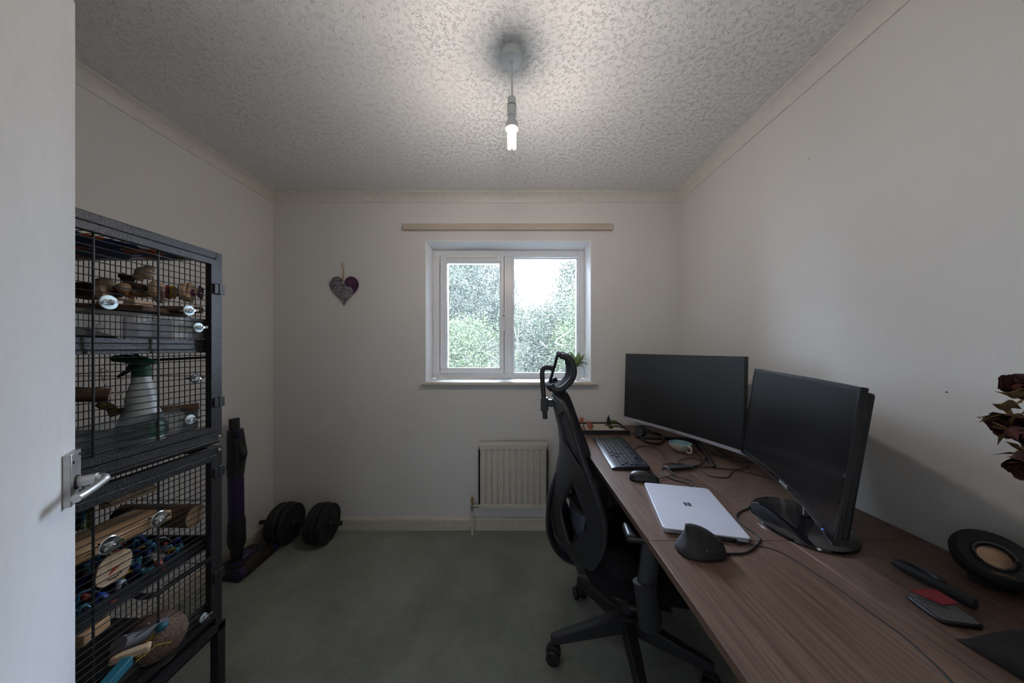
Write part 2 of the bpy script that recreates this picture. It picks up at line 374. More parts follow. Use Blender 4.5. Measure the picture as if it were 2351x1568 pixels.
# ------------------------------------------------------------------ window
def W(x, y, Y=YF): p = P(x, y, Y); return p.x, p.z
win = thing('window_1', (-.03, YF, WZ0), None, None); win['kind'] = 'structure'; del_keys = []
fx0, fz1 = W(996, 573); fx1, fz0 = W(1342, 871)
fx0 = WX0+t; fx1 = WX1-t; fz0 = WZ0+.012; fz1 = WZ1-t
cx0, cz1 = W(1011, 588); cx1, cz0 = W(1157.5, 858)
gx0, gz1 = W(1027, 603.5); gx1, gz0 = W(1146.5, 845)
rx0, rz1 = W(1179, 591); rx1, rz0 = W(1326.5, 858)
b = MB(); ring(b, fx0, fx1, fz0, fz1, cx0, rx1, cz0, cz1, YF, YF+.07)
b.box(cx1, rx0, YF, YF+.07, cz0, cz1)
b.box(cx0, cx1, YF+.03, YF+.07, cz1-.006, cz1)
ring(b, rx0-.002, rx1+.002, rz0-.002, rz1+.002, rx0+.006, rx1-.006, rz0+.006, rz1-.006, YF+.012, YF+.06)
ring(b, rx0-.012, rx1+.012, rz0-.012, rz1+.012, rx0-.003, rx1+.003, rz0-.003, rz1+.003, YF-.006, YF+.002)
ring(b, cx0-.01, cx1+.01, cz0-.01, cz1+.01, gx0-.004, gx1+.004, gz0-.004, gz1+.004, YF+.052, YF+.07)
b.build('window_frame', 'upvc', win, bevel=.003)
b = MB(); ring(b, cx0+.002, cx1-.002, cz0+.002, cz1-.002, gx0-.008, gx1+.008, gz0-.008, gz1+.008, YF-.014, YF+.05)
ring(b, gx0-.010, gx1+.010, gz0-.010, gz1+.010, gx0, gx1, gz0, gz1, YF-.004, YF+.04)
sash = b.build('window_sash', 'upvc', win, bevel=.003)
MB().box(gx0-.004, gx1+.004, YF+.018, YF+.022, gz0-.004, gz1+.004).build('glass_pane', 'glass', win, smooth=0)
MB().box(rx0, rx1, YF+.028, YF+.032, rz0, rz1).build('glass_pane', 'glass', win, smooth=0)
vx0, vz1 = W(1026, 586.5); vx1, vz0 = W(1141, 594)
b = MB().box(vx0, vx1, YF-.028, YF-.013, vz0, vz1); b.box(vx1-.035, vx1-.022, YF-.031, YF-.028, vz0+.005, vz1-.004)
b.build('trickle_vent', 'plastic_bright', win, bevel=.003)
hx, hz = W(1157, 727); b = MB()
b.box(hx-.010, hx+.010, YF-.026, YF-.012, hz-.020, hz+.030)
b.tube([(hx, YF-.03, hz), (hx, YF-.048, hz-.004), (hx+.004, YF-.050, hz-.05), (hx+.007, YF-.050, hz-.108)], [.009, .009, .007, .006], 10)
h = b.build('window_handle', 'plastic_bright', win, bevel=.002)
MB().cyl((hx, YF-.052, hz), (hx, YF-.059, hz), .005).build('lock_button', 'blk', h)
b = MB(); b.box(-.632, .588, YB-.034, YB, 1.002, 1.030)
struct('trim_5', b, 'sill', bevel=.012, seg=4)
b = MB(); b.box(WX0, WX1, YB-.012, YF+.01, 1.012, 1.032); struct('trim_6', b, 'reveal', bevel=.002)
# ------------------------------------------------------------------ door and handle
dE = Vector((-.932, .650, 0)); dd = Vector((.68, -.733, 0)).normalized(); dn = Vector((.733, .68, 0)).normalized()
# dE: free edge of the leaf on the visible face, dd: towards the hinge, dn: out of that face
def dp(s_, o_, z): return dE+dd*s_+dn*o_+Vector((0, 0, z))
door = thing('door_1', dp(.38, -.02, .01), None, None); door['kind'] = 'structure'
def dbox(s0, s1, o0, o1, z0, z1): return MB().obox(dp((s0+s1)/2, (o0+o1)/2, (z0+z1)/2), dd, dn, (0, 0, 1), (s1-s0)/2, (o1-o0)/2, (z1-z0)/2)
dbox(0, .755, -.038, 0, .01, 2.0).build('door_leaf', 'door', door, bevel=.002)
plate = dbox(.018, .072, 0, .011, .950, 1.054).build('door_handle', 'alu', door, bevel=.0015); plate['label'] = 'satin aluminium lever handle on an oblong plate'
for (s0, z) in ((.028, 1.045), (.062, 1.036), (.028, .968), (.062, .960)):
    MB().cyl(dp(s0, .0105, z), dp(s0, .0122, z), .003, n=10).build('screw', 'blk', plate)
zc = .992
MB().cyl(dp(.046, .010, zc), dp(.046, .0135, zc), .0145, n=20).build('collar', 'blk', plate)
pts = smoothpts([dp(.046, .008, zc), dp(.046, .022, zc), dp(.047, .036, zc+.001), dp(.051, .044, zc+.001), dp(.062, .048, zc), dp(.090, .045, zc-.002), (dp(.125, .038, zc-.004)), dp(.145, .032, zc-.005)], 6)
MB().tube(pts, [.0112 if i < 14 else .0095 if i < 26 else .0078 for i in range(len(pts))], 14, ell=(1, .9)).build('lever', 'alu', plate)
# ------------------------------------------------------------------ ceiling pendant
lamp = thing('pendant_light', (0, 1.11, 2.0), 'bare white ceiling pendant with a lit energy-saving tube bulb', 'ceiling light')
LX, LY = -.003, 1.11
MB().lathe([(.041, 0), (.041, -.024), (.040, -.027), (.038, -.0285), (.007, -.030), (.005, -.036)], (LX, LY, ZC), n=40).build('ceiling_rose', 'plastic_bright', lamp)
MB().cyl((LX, LY, ZC-.035), (LX+.001, LY, 2.17), .0032, n=10).build('flex', 'plastic_w', lamp)
b = MB().lathe([(.006, 2.178), (.0145, 2.174), (.0155, 2.170), (.0155, 2.146), (.0165, 2.144), (.0165, 2.118), (.0175, 2.112), (.0150, 2.110)], (LX, LY, 0), n=28)
b.build('lamp_holder', 'plastic_w', lamp)
MB().lathe([(.0158, 0), (.0168, .001), (.0168, .003), (.0158, .004)], (LX, LY, 2.1435), n=28).build('joint_ring', 'blk', lamp)
bulb = MB().lathe([(.011, 2.118), (.011, 2.106), (.013, 2.100), (.019, 2.088), (.0225, 2.076), (.0228, 2.062), (.020, 2.060)], (LX, LY, 0), n=28).build('bulb_base', 'plastic_w', lamp)
M['tube'] = emis('lit_tube', (1.0, .87, .77), LAMP)
b = MB()
for (dx, dy) in ((-.0085, 0), (.0085, 0)):
    pts = [(LX+dx, LY-.0085, 2.062), (LX+dx, LY-.0085, 2.005)]
    for k in range(1, 6):
        a = math.pi*k/6; pts.append((LX+dx, LY-.0085*math.cos(a), 2.005-.0085*math.sin(a)))
    pts += [(LX+dx, LY+.0085, 2.005), (LX+dx, LY+.0085, 2.062)]
    b.tube(pts, .0068, 10)
b.build('glowing_tube', 'tube', lamp)
# ------------------------------------------------------------------ wall things
b = MB().box(-.757, .690, YB-.026, YB, 2.080, 2.124)
tag(b.build('wooden_batten', 'batten', bevel=.002), 'long bare wooden batten fixed to the wall above the window', 'batten')
heart = thing('heart_plaque', P(790, 702, 2.115), 'heart-shaped photo plaque hanging on twine on the back wall', 'wall decoration')
def heartmat():
    k = N('rabbit_photo_print'); co = k.co()
    sp = k.n('ShaderNodeSeparateXYZ'); k.l(co, sp.inputs[0])
    fur = k.noise(co, 95, 5, .7); furc = k.ramp(fur, [(.36, (.015, .015, .03)), (.5, (.13, .13, .16)), (.66, (.42, .42, .40))])
    pur = k.ramp(k.noise(co, 14, 2), [(.35, (.020, .010, .035)), (.65, (.085, .025, .070))])
    x = k.n('ShaderNodeMath', operation='MULTIPLY_ADD'); x.inputs[1].default_value = .42; k.l(sp.outputs['Z'], x.inputs[0]); 
    nz = k.noise(co, 22, 2); a = k.n('ShaderNodeMath', operation='MULTIPLY_ADD'); a.inputs[1].default_value = -.05; k.l(nz, a.inputs[0]); k.l(sp.outputs['X'], a.inputs[2])
    k.l(a.outputs[0], x.inputs[2])
    gt = k.n('ShaderNodeMath', operation='GREATER_THAN'); gt.inputs[1].default_value = .048; k.l(x.outputs[0], gt.inputs[0])
    mx = k.n('ShaderNodeMix', data_type='RGBA'); k.l(gt.outputs[0], mx.inputs[0]); k.l(furc, mx.inputs[6]); k.l(pur, mx.inputs[7])
    k.l(mx.outputs[2], k.b.inputs['Base Color']); k.b.inputs['Roughness'].default_value = .35; return k.m
M['heart'] = heartmat()
HX, HZ = P(790, 668, 2.118).x, P(790, 668, 2.118).z
poly = []
for i in range(64):
    q = 2*math.pi*i/64; hx_ = 16*math.sin(q)**3; hz_ = 13*math.cos(q)-5*math.cos(2*q)-2*math.cos(3*q)-math.cos(4*q)
    poly.append((hx_/32*.200, (hz_+2.5)/29*.203))
MB().prism(poly, .008, lambda a, c, h: (HX+a, YB-.004-h, HZ+c)).build('heart_board', 'heart', heart, bevel=.0015)
b = MB(); b.ell((HX+.028, YB-.0130, HZ-.012), (.036, .002, .043), 20, 10, rot=Matrix.Rotation(R(15), 3, 'Y'))
b.build('animal_face', mat('grey_fur_print', (.20, .20, .21), .5, noise=120, var=.9), heart)
for dx, dz in ((.012, .008), (.044, -.004)): MB().ell((HX+dx, YB-.0155, HZ+dz), (.0042, .001, .0052)).build('eye', 'blk', heart)
zt = P(786, 602, 2.118).z
MB().tube(smoothpts([(HX-.003, YB-.014, HZ+.045), (HX-.001, YB-.014, HZ+.09), (HX-.003, YB-.010, zt-.045), (HX-.012, YB-.008, zt-.02), (HX-.013, YB-.006, zt)], 5), .0035, 8).build('twine', 'sisal', heart)
for (yy, zz, lab) in ((.813, 1.149, 'small nail stub in the right wall above the speaker'), (1.19, 2.005, 'small nail stub high on the right wall')):
    tag(MB().cyl((XR, yy, zz), (XR-.003, yy, zz-.001), .0014, n=8).build('wall_nail', 'sepal'), lab, 'nail')
# radiator
rad = thing('radiator', (.005, 2.06, .18), 'small cream single-panel radiator under the window', 'radiator')
ra, rz_ = P(1098, 1015, 2.06), P(1258.5, 1168, 2.06); X0, X1, Z1, Z0 = ra.x, rz_.x, ra.z, rz_.z
b = MB(); n = 11; pit = (X1-X0-.022)/n; x = X0+.011; poly = [(X0, .022), (X0, .010), (x, .010)]
for i in range(n):
    a = x+i*pit; poly += [(a+.0035, .010), (a+.008, 0), (a+pit-.006, 0), (a+pit-.0015, .010)]
poly += [(X1, .010), (X1, .022)]
b.prism(poly, Z1-Z0-.060, lambda a, c, h: (a, 2.048+c, Z0+.030+h))
b.box(X0, X1, 2.058, 2.072, Z0, Z1)
b.box(X0+.008, X1-.008, 2.046, 2.060, Z0+.006, Z0+.036); b.box(X0+.008, X1-.008, 2.046, 2.060, Z1-.046, Z1-.014)
b.build('panel', 'radiator', rad, bevel=.003, smooth=30)
for xx in (X0+.06, X1-.06): MB().box(xx-.015, xx+.015, 2.070, YB, Z1-.12, Z1-.08).build('bracket', 'radiator', rad)
px = P(1084, 1000, 2.06).x
v = MB().tube([(px, 2.065, Z0+.010), (px+.02, 2.065, Z0+.014), (X0+.006, 2.065, Z0+.014)], .008, 10); v.cyl((px+.018, 2.065, Z0+.014), (px+.034, 2.065, Z0+.014), .012, n=6)
v.cyl((px, 2.065, Z0-.012), (px, 2.065, Z0+.020), .011); v.build('valve', 'chrome', rad)
MB().cyl((px, 2.065, Z0+.018), (px, 2.065, Z0+.072), .0105, .0095).build('valve_cap', 'brass', rad)
MB().cyl((px, 2.065, -.0), (px, 2.065, Z0-.010), .0078).build('pipe', 'skirt', rad)
px2 = P(1270, 1000, 2.06).x
MB().lathe([(.012, 0), (.021, .006), (.022, .045), (.019, .056), (.012, .060)], (px2, 2.065, Z0+.045), n=20).build('thermostat_head', 'radiator', rad)
v = MB().cyl((px2, 2.065, Z0), (px2, 2.065, Z0+.05), .010); v.cyl((X1-.004, 2.065, Z0+.014), (px2, 2.065, Z0+.014), .009); v.build('valve', 'chrome', rad)
MB().cyl((px2, 2.065, 0), (px2, 2.065, Z0), .0078).build('pipe', 'skirt', rad)
# ------------------------------------------------------------------ window sill plant
plant = thing('potted_fern', (.32, 2.235, 1.032), 'small feathery fern in a white ribbed pot on the window sill', 'plant')
pp = P(1323, 876, 2.235)
MB().lathe([(.018, 0), (.022, .002), (.026, .03), (.029, .075), (.0295, .090), (.027, .090), (.025, .07), (.02, .065)], (pp.x, 2.235, 1.032), n=28).build('pot', 'plastic_bright', plant)
b = MB()
def frond(b, base, tip, lift, wid, nseg=22, lw=.25):
    base, tip = Vector(base), Vector(tip); side = (tip-base).cross(Vector((0, 0, 1))).normalized()
    if side.length < .5: side = Vector((1, 0, 0))
    pts = [base.lerp(tip, t_/nseg)+Vector((0, 0, lift*math.sin(math.pi*min(1, t_/nseg*1.0)))) for t_ in range(nseg+1)]
    b.tube(pts, .0009, 5)
    for i in range(2, nseg):
        d = (pts[i+1]-pts[i-1]).normalized(); L = wid*math.sin(math.pi*(i/nseg)**.7)
        for sgn in (-1, 1):
            o_ = side*sgn*L+d*L*.5+Vector((0, 0, random.uniform(-.2, .2)*L)); q = pts[i]; wd = d*L*lw
            b.add([q, q+o_*.5+wd, q+o_, q+o_*.5-wd], [(0, 1, 2, 3)])
base = Vector((pp.x, 2.235, 1.115)); rf = random.Random(5)
for tip, lf, wd in [((1356, 848), .045, .030), ((1349, 826), .035, .028), ((1298, 824), .03, .030), ((1309, 806), .02, .028), ((1288, 838), .035, .026),
                    ((1332, 808), .015, .026), ((1341, 812), .02, .026), ((1347, 866), .05, .024), ((1318, 822), .03, .026), ((1304, 842), .025, .024), ((1336, 828), .03, .026), ((1325, 815), .01, .024), ((1340, 845), .045, .024)]:
    tp = P(tip[0], tip[1], 2.235); tp.y += rf.uniform(-.06, .04); frond(b, base, tp, lf, wd, lw=.27)
b.build('fronds', 'fern', plant, smooth=0)
# ------------------------------------------------------------------ desk
DX0, DX1 = .380, 1.150
desk = thing('desk', (.77, 1.27, 0), 'long walnut-effect desk with a board top along the right wall', 'desk')
ys = [.43, .8485, 1.678, 2.108]; T = .020; g = .0006
for i in range(3):
    MB().box(DX0, .7685, ys[i]+g, ys[i+1]-g, DZ-T, DZ).build('top_board', 'desk', desk, bevel=.0008)
    MB().box(.7700, DX1, ys[i]+g, ys[i+1]-g, DZ-T, DZ).build('top_board', 'desk_b' if i == 1 else 'desk', desk, bevel=.0008)
MB().box(DX0-.0015, DX0, ys[0], ys[3], DZ-T, DZ-.0006).build('edge_band', 'desk_edge', desk, smooth=0)
for yy in (.62, 1.66):
    MB().box(.74, .80, yy-.035, yy+.035, .03, DZ-T-.03).build('leg', 'blk', desk, bevel=.004)
    MB().box(.45, 1.10, yy-.035, yy+.035, 0, .032).build('foot', 'blk', desk, bevel=.006)
    MB().box(.47, 1.08, yy-.03, yy+.03, DZ-T-.03, DZ-T).build('top_bracket', 'blk', desk)
MB().box(.70, .74, .62, 1.66, DZ-T-.04, DZ-T).build('crossbar', 'blk', desk); MB().box(.80, .84, .62, 1.66, DZ-T-.04, DZ-T).build('crossbar', 'blk', desk)
# computer tower and bag under the desk
tw = thing('computer_tower', (.60, 1.86, 0), 'black computer tower standing on the carpet under the desk', 'computer')
MB().box(.50, .70, 1.78, 2.06, .01, .47).build('case', 'blk_matte', tw, bevel=.008)
MB().box(.494, .502, 1.80, 2.04, .04, .44).build('side_panel', 'blk', tw, bevel=.004)
for yy in (1.82, 2.0):
    MB().box(.51, .69, yy-.01, yy+.01, 0, .012).build('foot', 'blk', tw)
MB().tube(smoothpts([(.52, 1.86, .47), (.52, 1.84, .56), (.50, 1.83, .60), (.49, 1.86, .52), (.47, 1.90, .35), (.46, 1.94, .12), (.45, 1.97, .008)], 6), .0025, 6)
tag(MB().tube(smoothpts([(.56, 1.84, .473), (.545, 1.83, .56), (.50, 1.82, .60), (.475, 1.83, .52), (.468, 1.86, .30), (.462, 1.90, .03)], 6), .0025, 6).build('hanging_cable', 'redcable'), 'red cable hanging under the desk in front of the computer tower', 'cable')
# ------------------------------------------------------------------ monitors
def frame_axes(C, yaw_u, tilt):
    pass
def monitor(loc_c, u, H, Wd, tilt, sag, name, label, front_m, bez, chin, back_tag, thick=.03):
    """u: unit vector along the width (screen's left to right as seen), sag: depth of the curve"""
    pass
def curved(C, u, tilt, Wd, H, sag, y0, y1, x0=-1, x1=1, z0=0, z1=1, nu=24):
    """closed curved slab; local: a along the width, d outwards to the viewer, h up"""
    u = Vector(u).normalized(); up0 = Vector((0, 0, 1)); fr = u.cross(up0).normalized()      # towards the viewer
    if fr.x > 0: fr = -fr
    up = (up0*math.cos(tilt)-fr*math.sin(tilt)).normalized(); nr = (fr*math.cos(tilt)+up0*math.sin(tilt)).normalized()
    def pt(s, d, h): return Vector(C)+u*(s*Wd/2)+nr*(d+sag*s*s)+up*(h*H)
    return pt, u, up, nr
def slab(pt, x0, x1, d0, d1, z0, z1, nu=24):
    vs = []; fs = []
    for i in range(nu+1):
        s = x0+(x1-x0)*i/nu; vs += [pt(s, d0, z0), pt(s, d1, z0), pt(s, d1, z1), pt(s, d0, z1)]
    for i in range(nu):
        for k in range(4): fs.append((i*4+k, i*4+(k+1) % 4, i*4+4+(k+1) % 4, i*4+4+k))
    fs += [(3, 2, 1, 0), tuple(nu*4+k for k in range(4))]
    return MB().add(vs, fs)
# far monitor
L = P(1438, 957, 1.98); Rr = P(1714, 1046, 1.31); L.z = Rr.z = (L.z+Rr.z)/2-.002
C = (L+Rr)/2; u = (Rr-L).normalized(); Wm = (Rr-L).length
pt, u_, up_, nr_ = curved(C, u, R(2), Wm, .42, .022, 0, 0)
mon = thing('monitor', (C.x+.08, C.y+.03, DZ), 'wide black monitor with a silver lower bezel, farther along the desk', 'monitor')
slab(pt, -1, 1, -.022, -.002, 0, 1).build('casing', 'blk', mon, bevel=.002)
slab(pt, -.992, .992, -.003, 0, .04, .992).build('screen', 'screen', mon, smooth=60)
slab(pt, -1, 1, -.004, .0015, 0, .036).build('lower_bezel', 'silver', mon, smooth=60)
text('SAMSUNG', .011, pt(-.02, .0018-.0, .018), u, up_, 'logo', 'maker_name', mon, .0003)
pv = Vector((1.045, 1.735, DZ))
b = MB(); cb = pt(0, -.05, .5); b.obox(pt(0, -.035, .55), u_, up_, nr_, .16, .12, .018); b.build('rear_housing', 'blk', mon, bevel=.01)
b = MB(); b.tube([pt(0, -.05, .5), Vector((pv.x, pv.y, 1.0)), Vector((pv.x, pv.y, DZ+.015))], [.022, .02, .02], 14); b.build('neck', 'blk', mon)
for tip in (D(1638, 1070, DZ+.008), D(1478, 1004, DZ+.008)):
    b = MB(); b.tube([Vector((pv.x, pv.y, DZ+.016)), tip], [.014, .009], 12); b.ell(tip, (.011, .011, .0085)); b.build('stand_foot', 'blk', mon)
# near monitor
L = Vector((.991, 1.275, .822)); Rr = Vector((.741, .667, .822)); C = (L+Rr)/2+Vector((.0, 0, 0)); u = (Rr-L).normalized(); Wm = (Rr-L).length
pt, u_, up_, nr_ = curved(C, u, R(7.5), Wm, .358, .030, 0, 0)
mon = thing('monitor', (C.x, C.y-.06, DZ), 'curved black monitor on an oval foot, nearer along the desk', 'monitor')
slab(pt, -1, 1, -.012, -.002, 0, 1).build('casing', 'blk', mon, bevel=.0015)
slab(pt, -.96, .96, -.030, -.011, .03, .97).build('rear_shell', 'blk', mon, bevel=.006)
slab(pt, -.97, .97, -.003, 0, .045, .965).build('screen', 'screen2', mon, smooth=60)
b = slab(pt, -1, 1, -.003, .0015, 0, .038); b.f += []; b2 = slab(pt, -1, 1, -.003, .0015, .975, 1); b.add(b2.v, b2.f)
for s0, s1 in ((-1, -.978), (.978, 1)):
    b2 = slab(pt, s0, s1, -.003, .0015, .03, .98, 1); b.add(b2.v, b2.f)
b.build('front_bezel', 'blk_gloss', mon, smooth=60)
slab(pt, -1, .99, .0012, .0022, -.002, .003).build('lower_lip', 'chrome', mon, smooth=60)
text('SAMSUNG', .013, pt(-.02, .0025, .021), u, up_, 'text', 'maker_name', mon, .0003)
MB().ell(pt(.80, .002, .012), (.0018, .0018, .0012)).build('power_light', emis('blue_led', (.05, .2, 1), 1.0), mon)
bc = Vector((.880, .935, DZ)); ua = Vector((.258, .626, 0)).normalized(); va = Vector((ua.y, -ua.x, 0)); vs = []; fs = []
n = 40; b = MB(); rings = [(.985, 0), (1, .003), (.99, .008), (.95, .0115), (.3, .014), (0.02, .0145)]
for rr, hh in rings:
    for k in range(n):
        q = 2*math.pi*k/n; vs.append(bc+ua*math.cos(q)*.152*rr+va*math.sin(q)*.118*rr+Vector((0, 0, hh)))
for i in range(len(rings)-1):
    for k in range(n): fs.append((i*n+k, i*n+(k+1) % n, (i+1)*n+(k+1) % n, (i+1)*n+k))
fs.append(tuple(range(n-1, -1, -1))); fs.append(tuple(5*n+k for k in range(n)))
b.add(vs, fs).build('stand_base', 'blk_gloss', mon)
b = MB(); b.tube([bc+Vector((.04, .02, .012)), bc+Vector((.045, .03, .06)), pt(0, -.025, .28)], [.028, .024, .026], 14, ell=(.6, 1)); b.build('neck', 'blk_gloss', mon)
# ------------------------------------------------------------------ laptop
lp = thing('laptop', (.5806, 1.007, DZ), 'closed silver laptop lying on the desk with a dark four-pane logo', 'laptop', rz=R(-13.6))
def rrect(w_, h_, r, k=5):
    o = []
    for cx, cy, a0 in ((w_/2-r, h_/2-r, 0), (-w_/2+r, h_/2-r, 90), (-w_/2+r, -h_/2+r, 180), (w_/2-r, -h_/2+r, 270)):
        for i in range(k+1): a = R(a0+90*i/k); o.append((cx+r*math.cos(a), cy+r*math.sin(a)))
    return o
MB().prism(rrect(.217, .304, .010), .0085, lambda a, c, h: (a, c, .001+h)).build('base', 'laptop', lp, bevel=.002)
MB().prism(rrect(.221, .308, .011), .0045, lambda a, c, h: (a, c, .0103+h)).build('lid', 'laptop', lp, bevel=.001)
b = MB(); q = .0105
for i in (0, 1):
    for j in (0, 1): b.box(-.0115+i*.012, -.0115+i*.012+q, .010+j*.012-.0115, .010+j*.012-.0115+q, .0148, .01505)
b.build('window_logo', 'logo', lp, smooth=0)
b = MB().box(.025, .075, -.1585, -.151, .003, .009); b.build('power_plug', 'blk', lp, bevel=.001)
# ------------------------------------------------------------------ keyboard
kc = Vector((.538, 1.560, DZ)); kb = thing('keyboard', kc, 'black full-size keyboard lying along the front edge of the desk', 'keyboard', rz=R(-5.0))
# local: x across (depth of the keyboard), y along the length; typist sits at -x, so the keyboard's left end is far (+y)
MB().prism([(-.083, .002), (-.083, .006), (-.075, .0095), (-.058, .013), (.075, .021), (.081, .018), (.081, .004), (.06, 0), (-.07, 0)], .455, lambda a, c, h: (a, -.2275+h, c)).build('body', 'kb', kb, bevel=.0015)
keymesh = None; kcount = 0
sl = math.atan2(.008, .133)
rows = [-.048, -.029, -.010, .009, .028, .051]
def keyrow(x, spans):
    global keymesh, kcount
    for (y, wd) in spans:
        if kcount >= 100: return
        hh = .0165+(x+.058)*.06-.0015
        b = MB(); b.prism([(-.0083, 0), (-.0068, .0032), (.0068, .0032), (.0083, 0)], wd-.0022, lambda a, c, h: (a, h-(wd-.0022)/2, c))
        o = b.build('key', 'key', kb, smooth=0); o.location = (x, y, hh-.002); o.rotation_euler = (0, -sl, 0); kcount += 1
u1 = .0187; yL = .215
def span(widths, y0=yL):
    out = []; y = y0
    for wd in widths:
        if wd > 0: out.append((y-wd*u1/2, wd*u1))
        y -= abs(wd)*u1
    return out
nav = yL-15.3*u1; num = nav-3.3*u1
keyrow(rows[5], span([1, -1, 1, 1, 1, 1, -.5, 1, 1, 1, 1, -.5, 1, 1, 1, 1])+span([1, 1, 1], nav))
keyrow(rows[4], span([1]*13+[2])+span([1, 1, 1], nav)+span([1, 1, 1, 1], num))
keyrow(rows[3], span([1.5]+[1]*12+[1.5])+span([1, 1, 1], nav)+span([1, 1, 1, 1], num))
keyrow(rows[2], span([1.75]+[1]*11+[2.25])+span([1, 1, 1], num))
keyrow(rows[1], span([2.25]+[1]*10+[2.75])+span([-1, 1], nav)+span([1, 1, 1, 1], num))
keyrow(rows[0], span([1.5, 1.25, 1.25, 5, 1.25, 1.25, 1.25, 1.5])+span([1, 1, 1], nav)+span([2, 1, 1], num))
text('hp', .010, (.066, -.19, .0212), (0, -1, 0), (1, 0, .06), 'text', 'maker_name', kb, .0002)
b = MB()
for x in rows[:5]:
    for k in range(19):
        y = yL-.012-k*u1*1.04-random.uniform(-.002, .002); hh = .0165+(x+.058)*.06+.0003
        b.box(x-.002, x+.0015, y-.0018, y+.0018, hh-.0003, hh)
b.build('key_legends', 'text', kb, smooth=0)
# ------------------------------------------------------------------ mice
ms = thing('computer_mouse', (.531, 1.235, DZ), 'low black wired mouse lying between the keyboard and the laptop', 'mouse', rz=R(-20))
def mousebody(nu=22, nv=12):
    L_, Wd, Hh = .056, .031, .036; b = MB()
    def fn(a, c):
        th = math.pi*a; ph = 2*math.pi*c
        x = -math.cos(th)*L_; r = math.sin(th)**.62
        wy = Wd*r*(1-.14*math.cos(math.pi*(a*2-1))+.05*math.cos(2*math.pi*a*1.0)); y = wy*math.cos(ph)
        z = math.sin(ph); hz = Hh*r*(.92-.35*(a-.35)**2*2); z = (z*hz if z > 0 else z*.004)+.004
        return (x, y, z)
    return b.grid(lambda a, c: fn(c, a), 26, 22)
mousebody().build('shell', 'blk', ms)
MB().tube([(.012, 0, .0355), (.022, 0, .0365), (.032, 0, .031)], .0035, 10, ell=(1, .8)).build('scroll_wheel', 'blk_matte', ms)
MB().tube([(.005, -.0005, .0375), (.030, -.0005, .0325), (.052, -.0005, .016)], .0009, 6).build('button_seam', 'blk_gloss', ms)
vm = thing('vertical_mouse', (.487, .806, DZ), 'tall fin-shaped black vertical mouse in front of the laptop', 'mouse', rz=0.0)
# sections along the height: (z, left x, right x, near y, far y)
secs = [(0, -.048, .060, -.040, .036), (.002, -.056, .066, -.046, .040), (.010, -.053, .067, -.045, .040), (.020, -.045, .066, -.040, .038), (.030, -.036, .060, -.035, .035),
        (.040, -.030, .050, -.028, .031), (.050, -.027, .036, -.020, .026), (.058, -.027, .020, -.013, .020), (.065, -.028, .002, -.008, .013), (.0695, -.0295, -.018, -.004, .007)]
vs = []; fs = []; n = 28
for z, xl, xr, yn, yf in secs:
    for k in range(n):
        q = 2*math.pi*k/n; ex = .78; cx_, sx_ = math.cos(q), math.sin(q)
        x = (xl+xr)/2+(xr-xl)/2*math.copysign(abs(cx_)**ex, cx_); y = (yn+yf)/2+(yf-yn)/2*math.copysign(abs(sx_)**ex, sx_)
        vs.append((x, y, z))
for i in range(len(secs)-1):
    for k in range(n): fs.append((i*n+k, i*n+(k+1) % n, (i+1)*n+(k+1) % n, (i+1)*n+k))
fs += [tuple(range(n-1, -1, -1)), tuple((len(secs)-1)*n+k for k in range(n))]
vms = MB().add(vs, fs).build('shell', 'blk_matte', vm, sub=1, smooth=80)
MB().tube([(.044, -.022, .040), (.052, -.018, .034), (.058, -.014, .027)], .0036, 8).build('scroll_wheel', 'blk', vm)
MB().tube(smoothpts([(-.006, -.015, .058), (-.003, -.033, .035), (.004, -.0425, .024), (.030, -.0425, .017), (.055, -.033, .011)], 5), .0007, 5).build('button_seam', 'blk_gloss', vm)
# ------------------------------------------------------------------ small things on the desk
cup = thing('teacup', D(1562, 1040), 'wide pale teacup with a blue glazed inside, handle towards the room', 'cup')
cc = D(1562, 1036); cc.z = DZ
b = MB().lathe([(.0005, 0), (.024, .001), (.040, .014), (.051, .030), (.0535, .044), (.0515, .0445)], cc, n=32, caps=False)
b.build('cup_body', 'ceramic', cup)
MB().lathe([(.0515, .0448), (.049, .030), (.038, .016), (.020, .006), (.001, .005)], cc, n=32, caps=False).build('glazed_inside', 'glaze', cup)
b = MB(); hd_ = Vector((.25, -.95, 0)).normalized()
b.tube(smoothpts([cc+hd_*.050+Vector((0, 0, .040)), cc+hd_*.066+Vector((0, 0, .038)), cc+hd_*.070+Vector((0, 0, .022)), cc+hd_*.058+Vector((0, 0, .008)), cc+hd_*.036+Vector((0, 0, .012))], 5), .0055, 10)
b.build('handle', 'ceramic', cup)
hub = thing('usb_hub', D(1558, 1072), 'flat grey adapter hub with a row of ports among the cables', 'hub')
a_, b_ = D(1531, 1075, DZ+.008), D(1588, 1071, DZ+.008); ax = (b_-a_).normalized()
b = MB(); b.obox((a_+b_)/2, ax, Vector((-ax.y, ax.x, 0)), (0, 0, 1), (b_-a_).length/2, .016, .0065); b.build('case', mat('hub_grey', (.06, .06, .07), .4, metal=.4), hub, bevel=.002)
for k in range(5):
    MB().obox((a_+b_)/2+ax*(-.03+k*.016)+Vector((0, -.0165, 0)), ax, (0, 1, 0), (0, 0, 1), .005, .001, .0025).build('port', 'blk_gloss', hub, smooth=0)
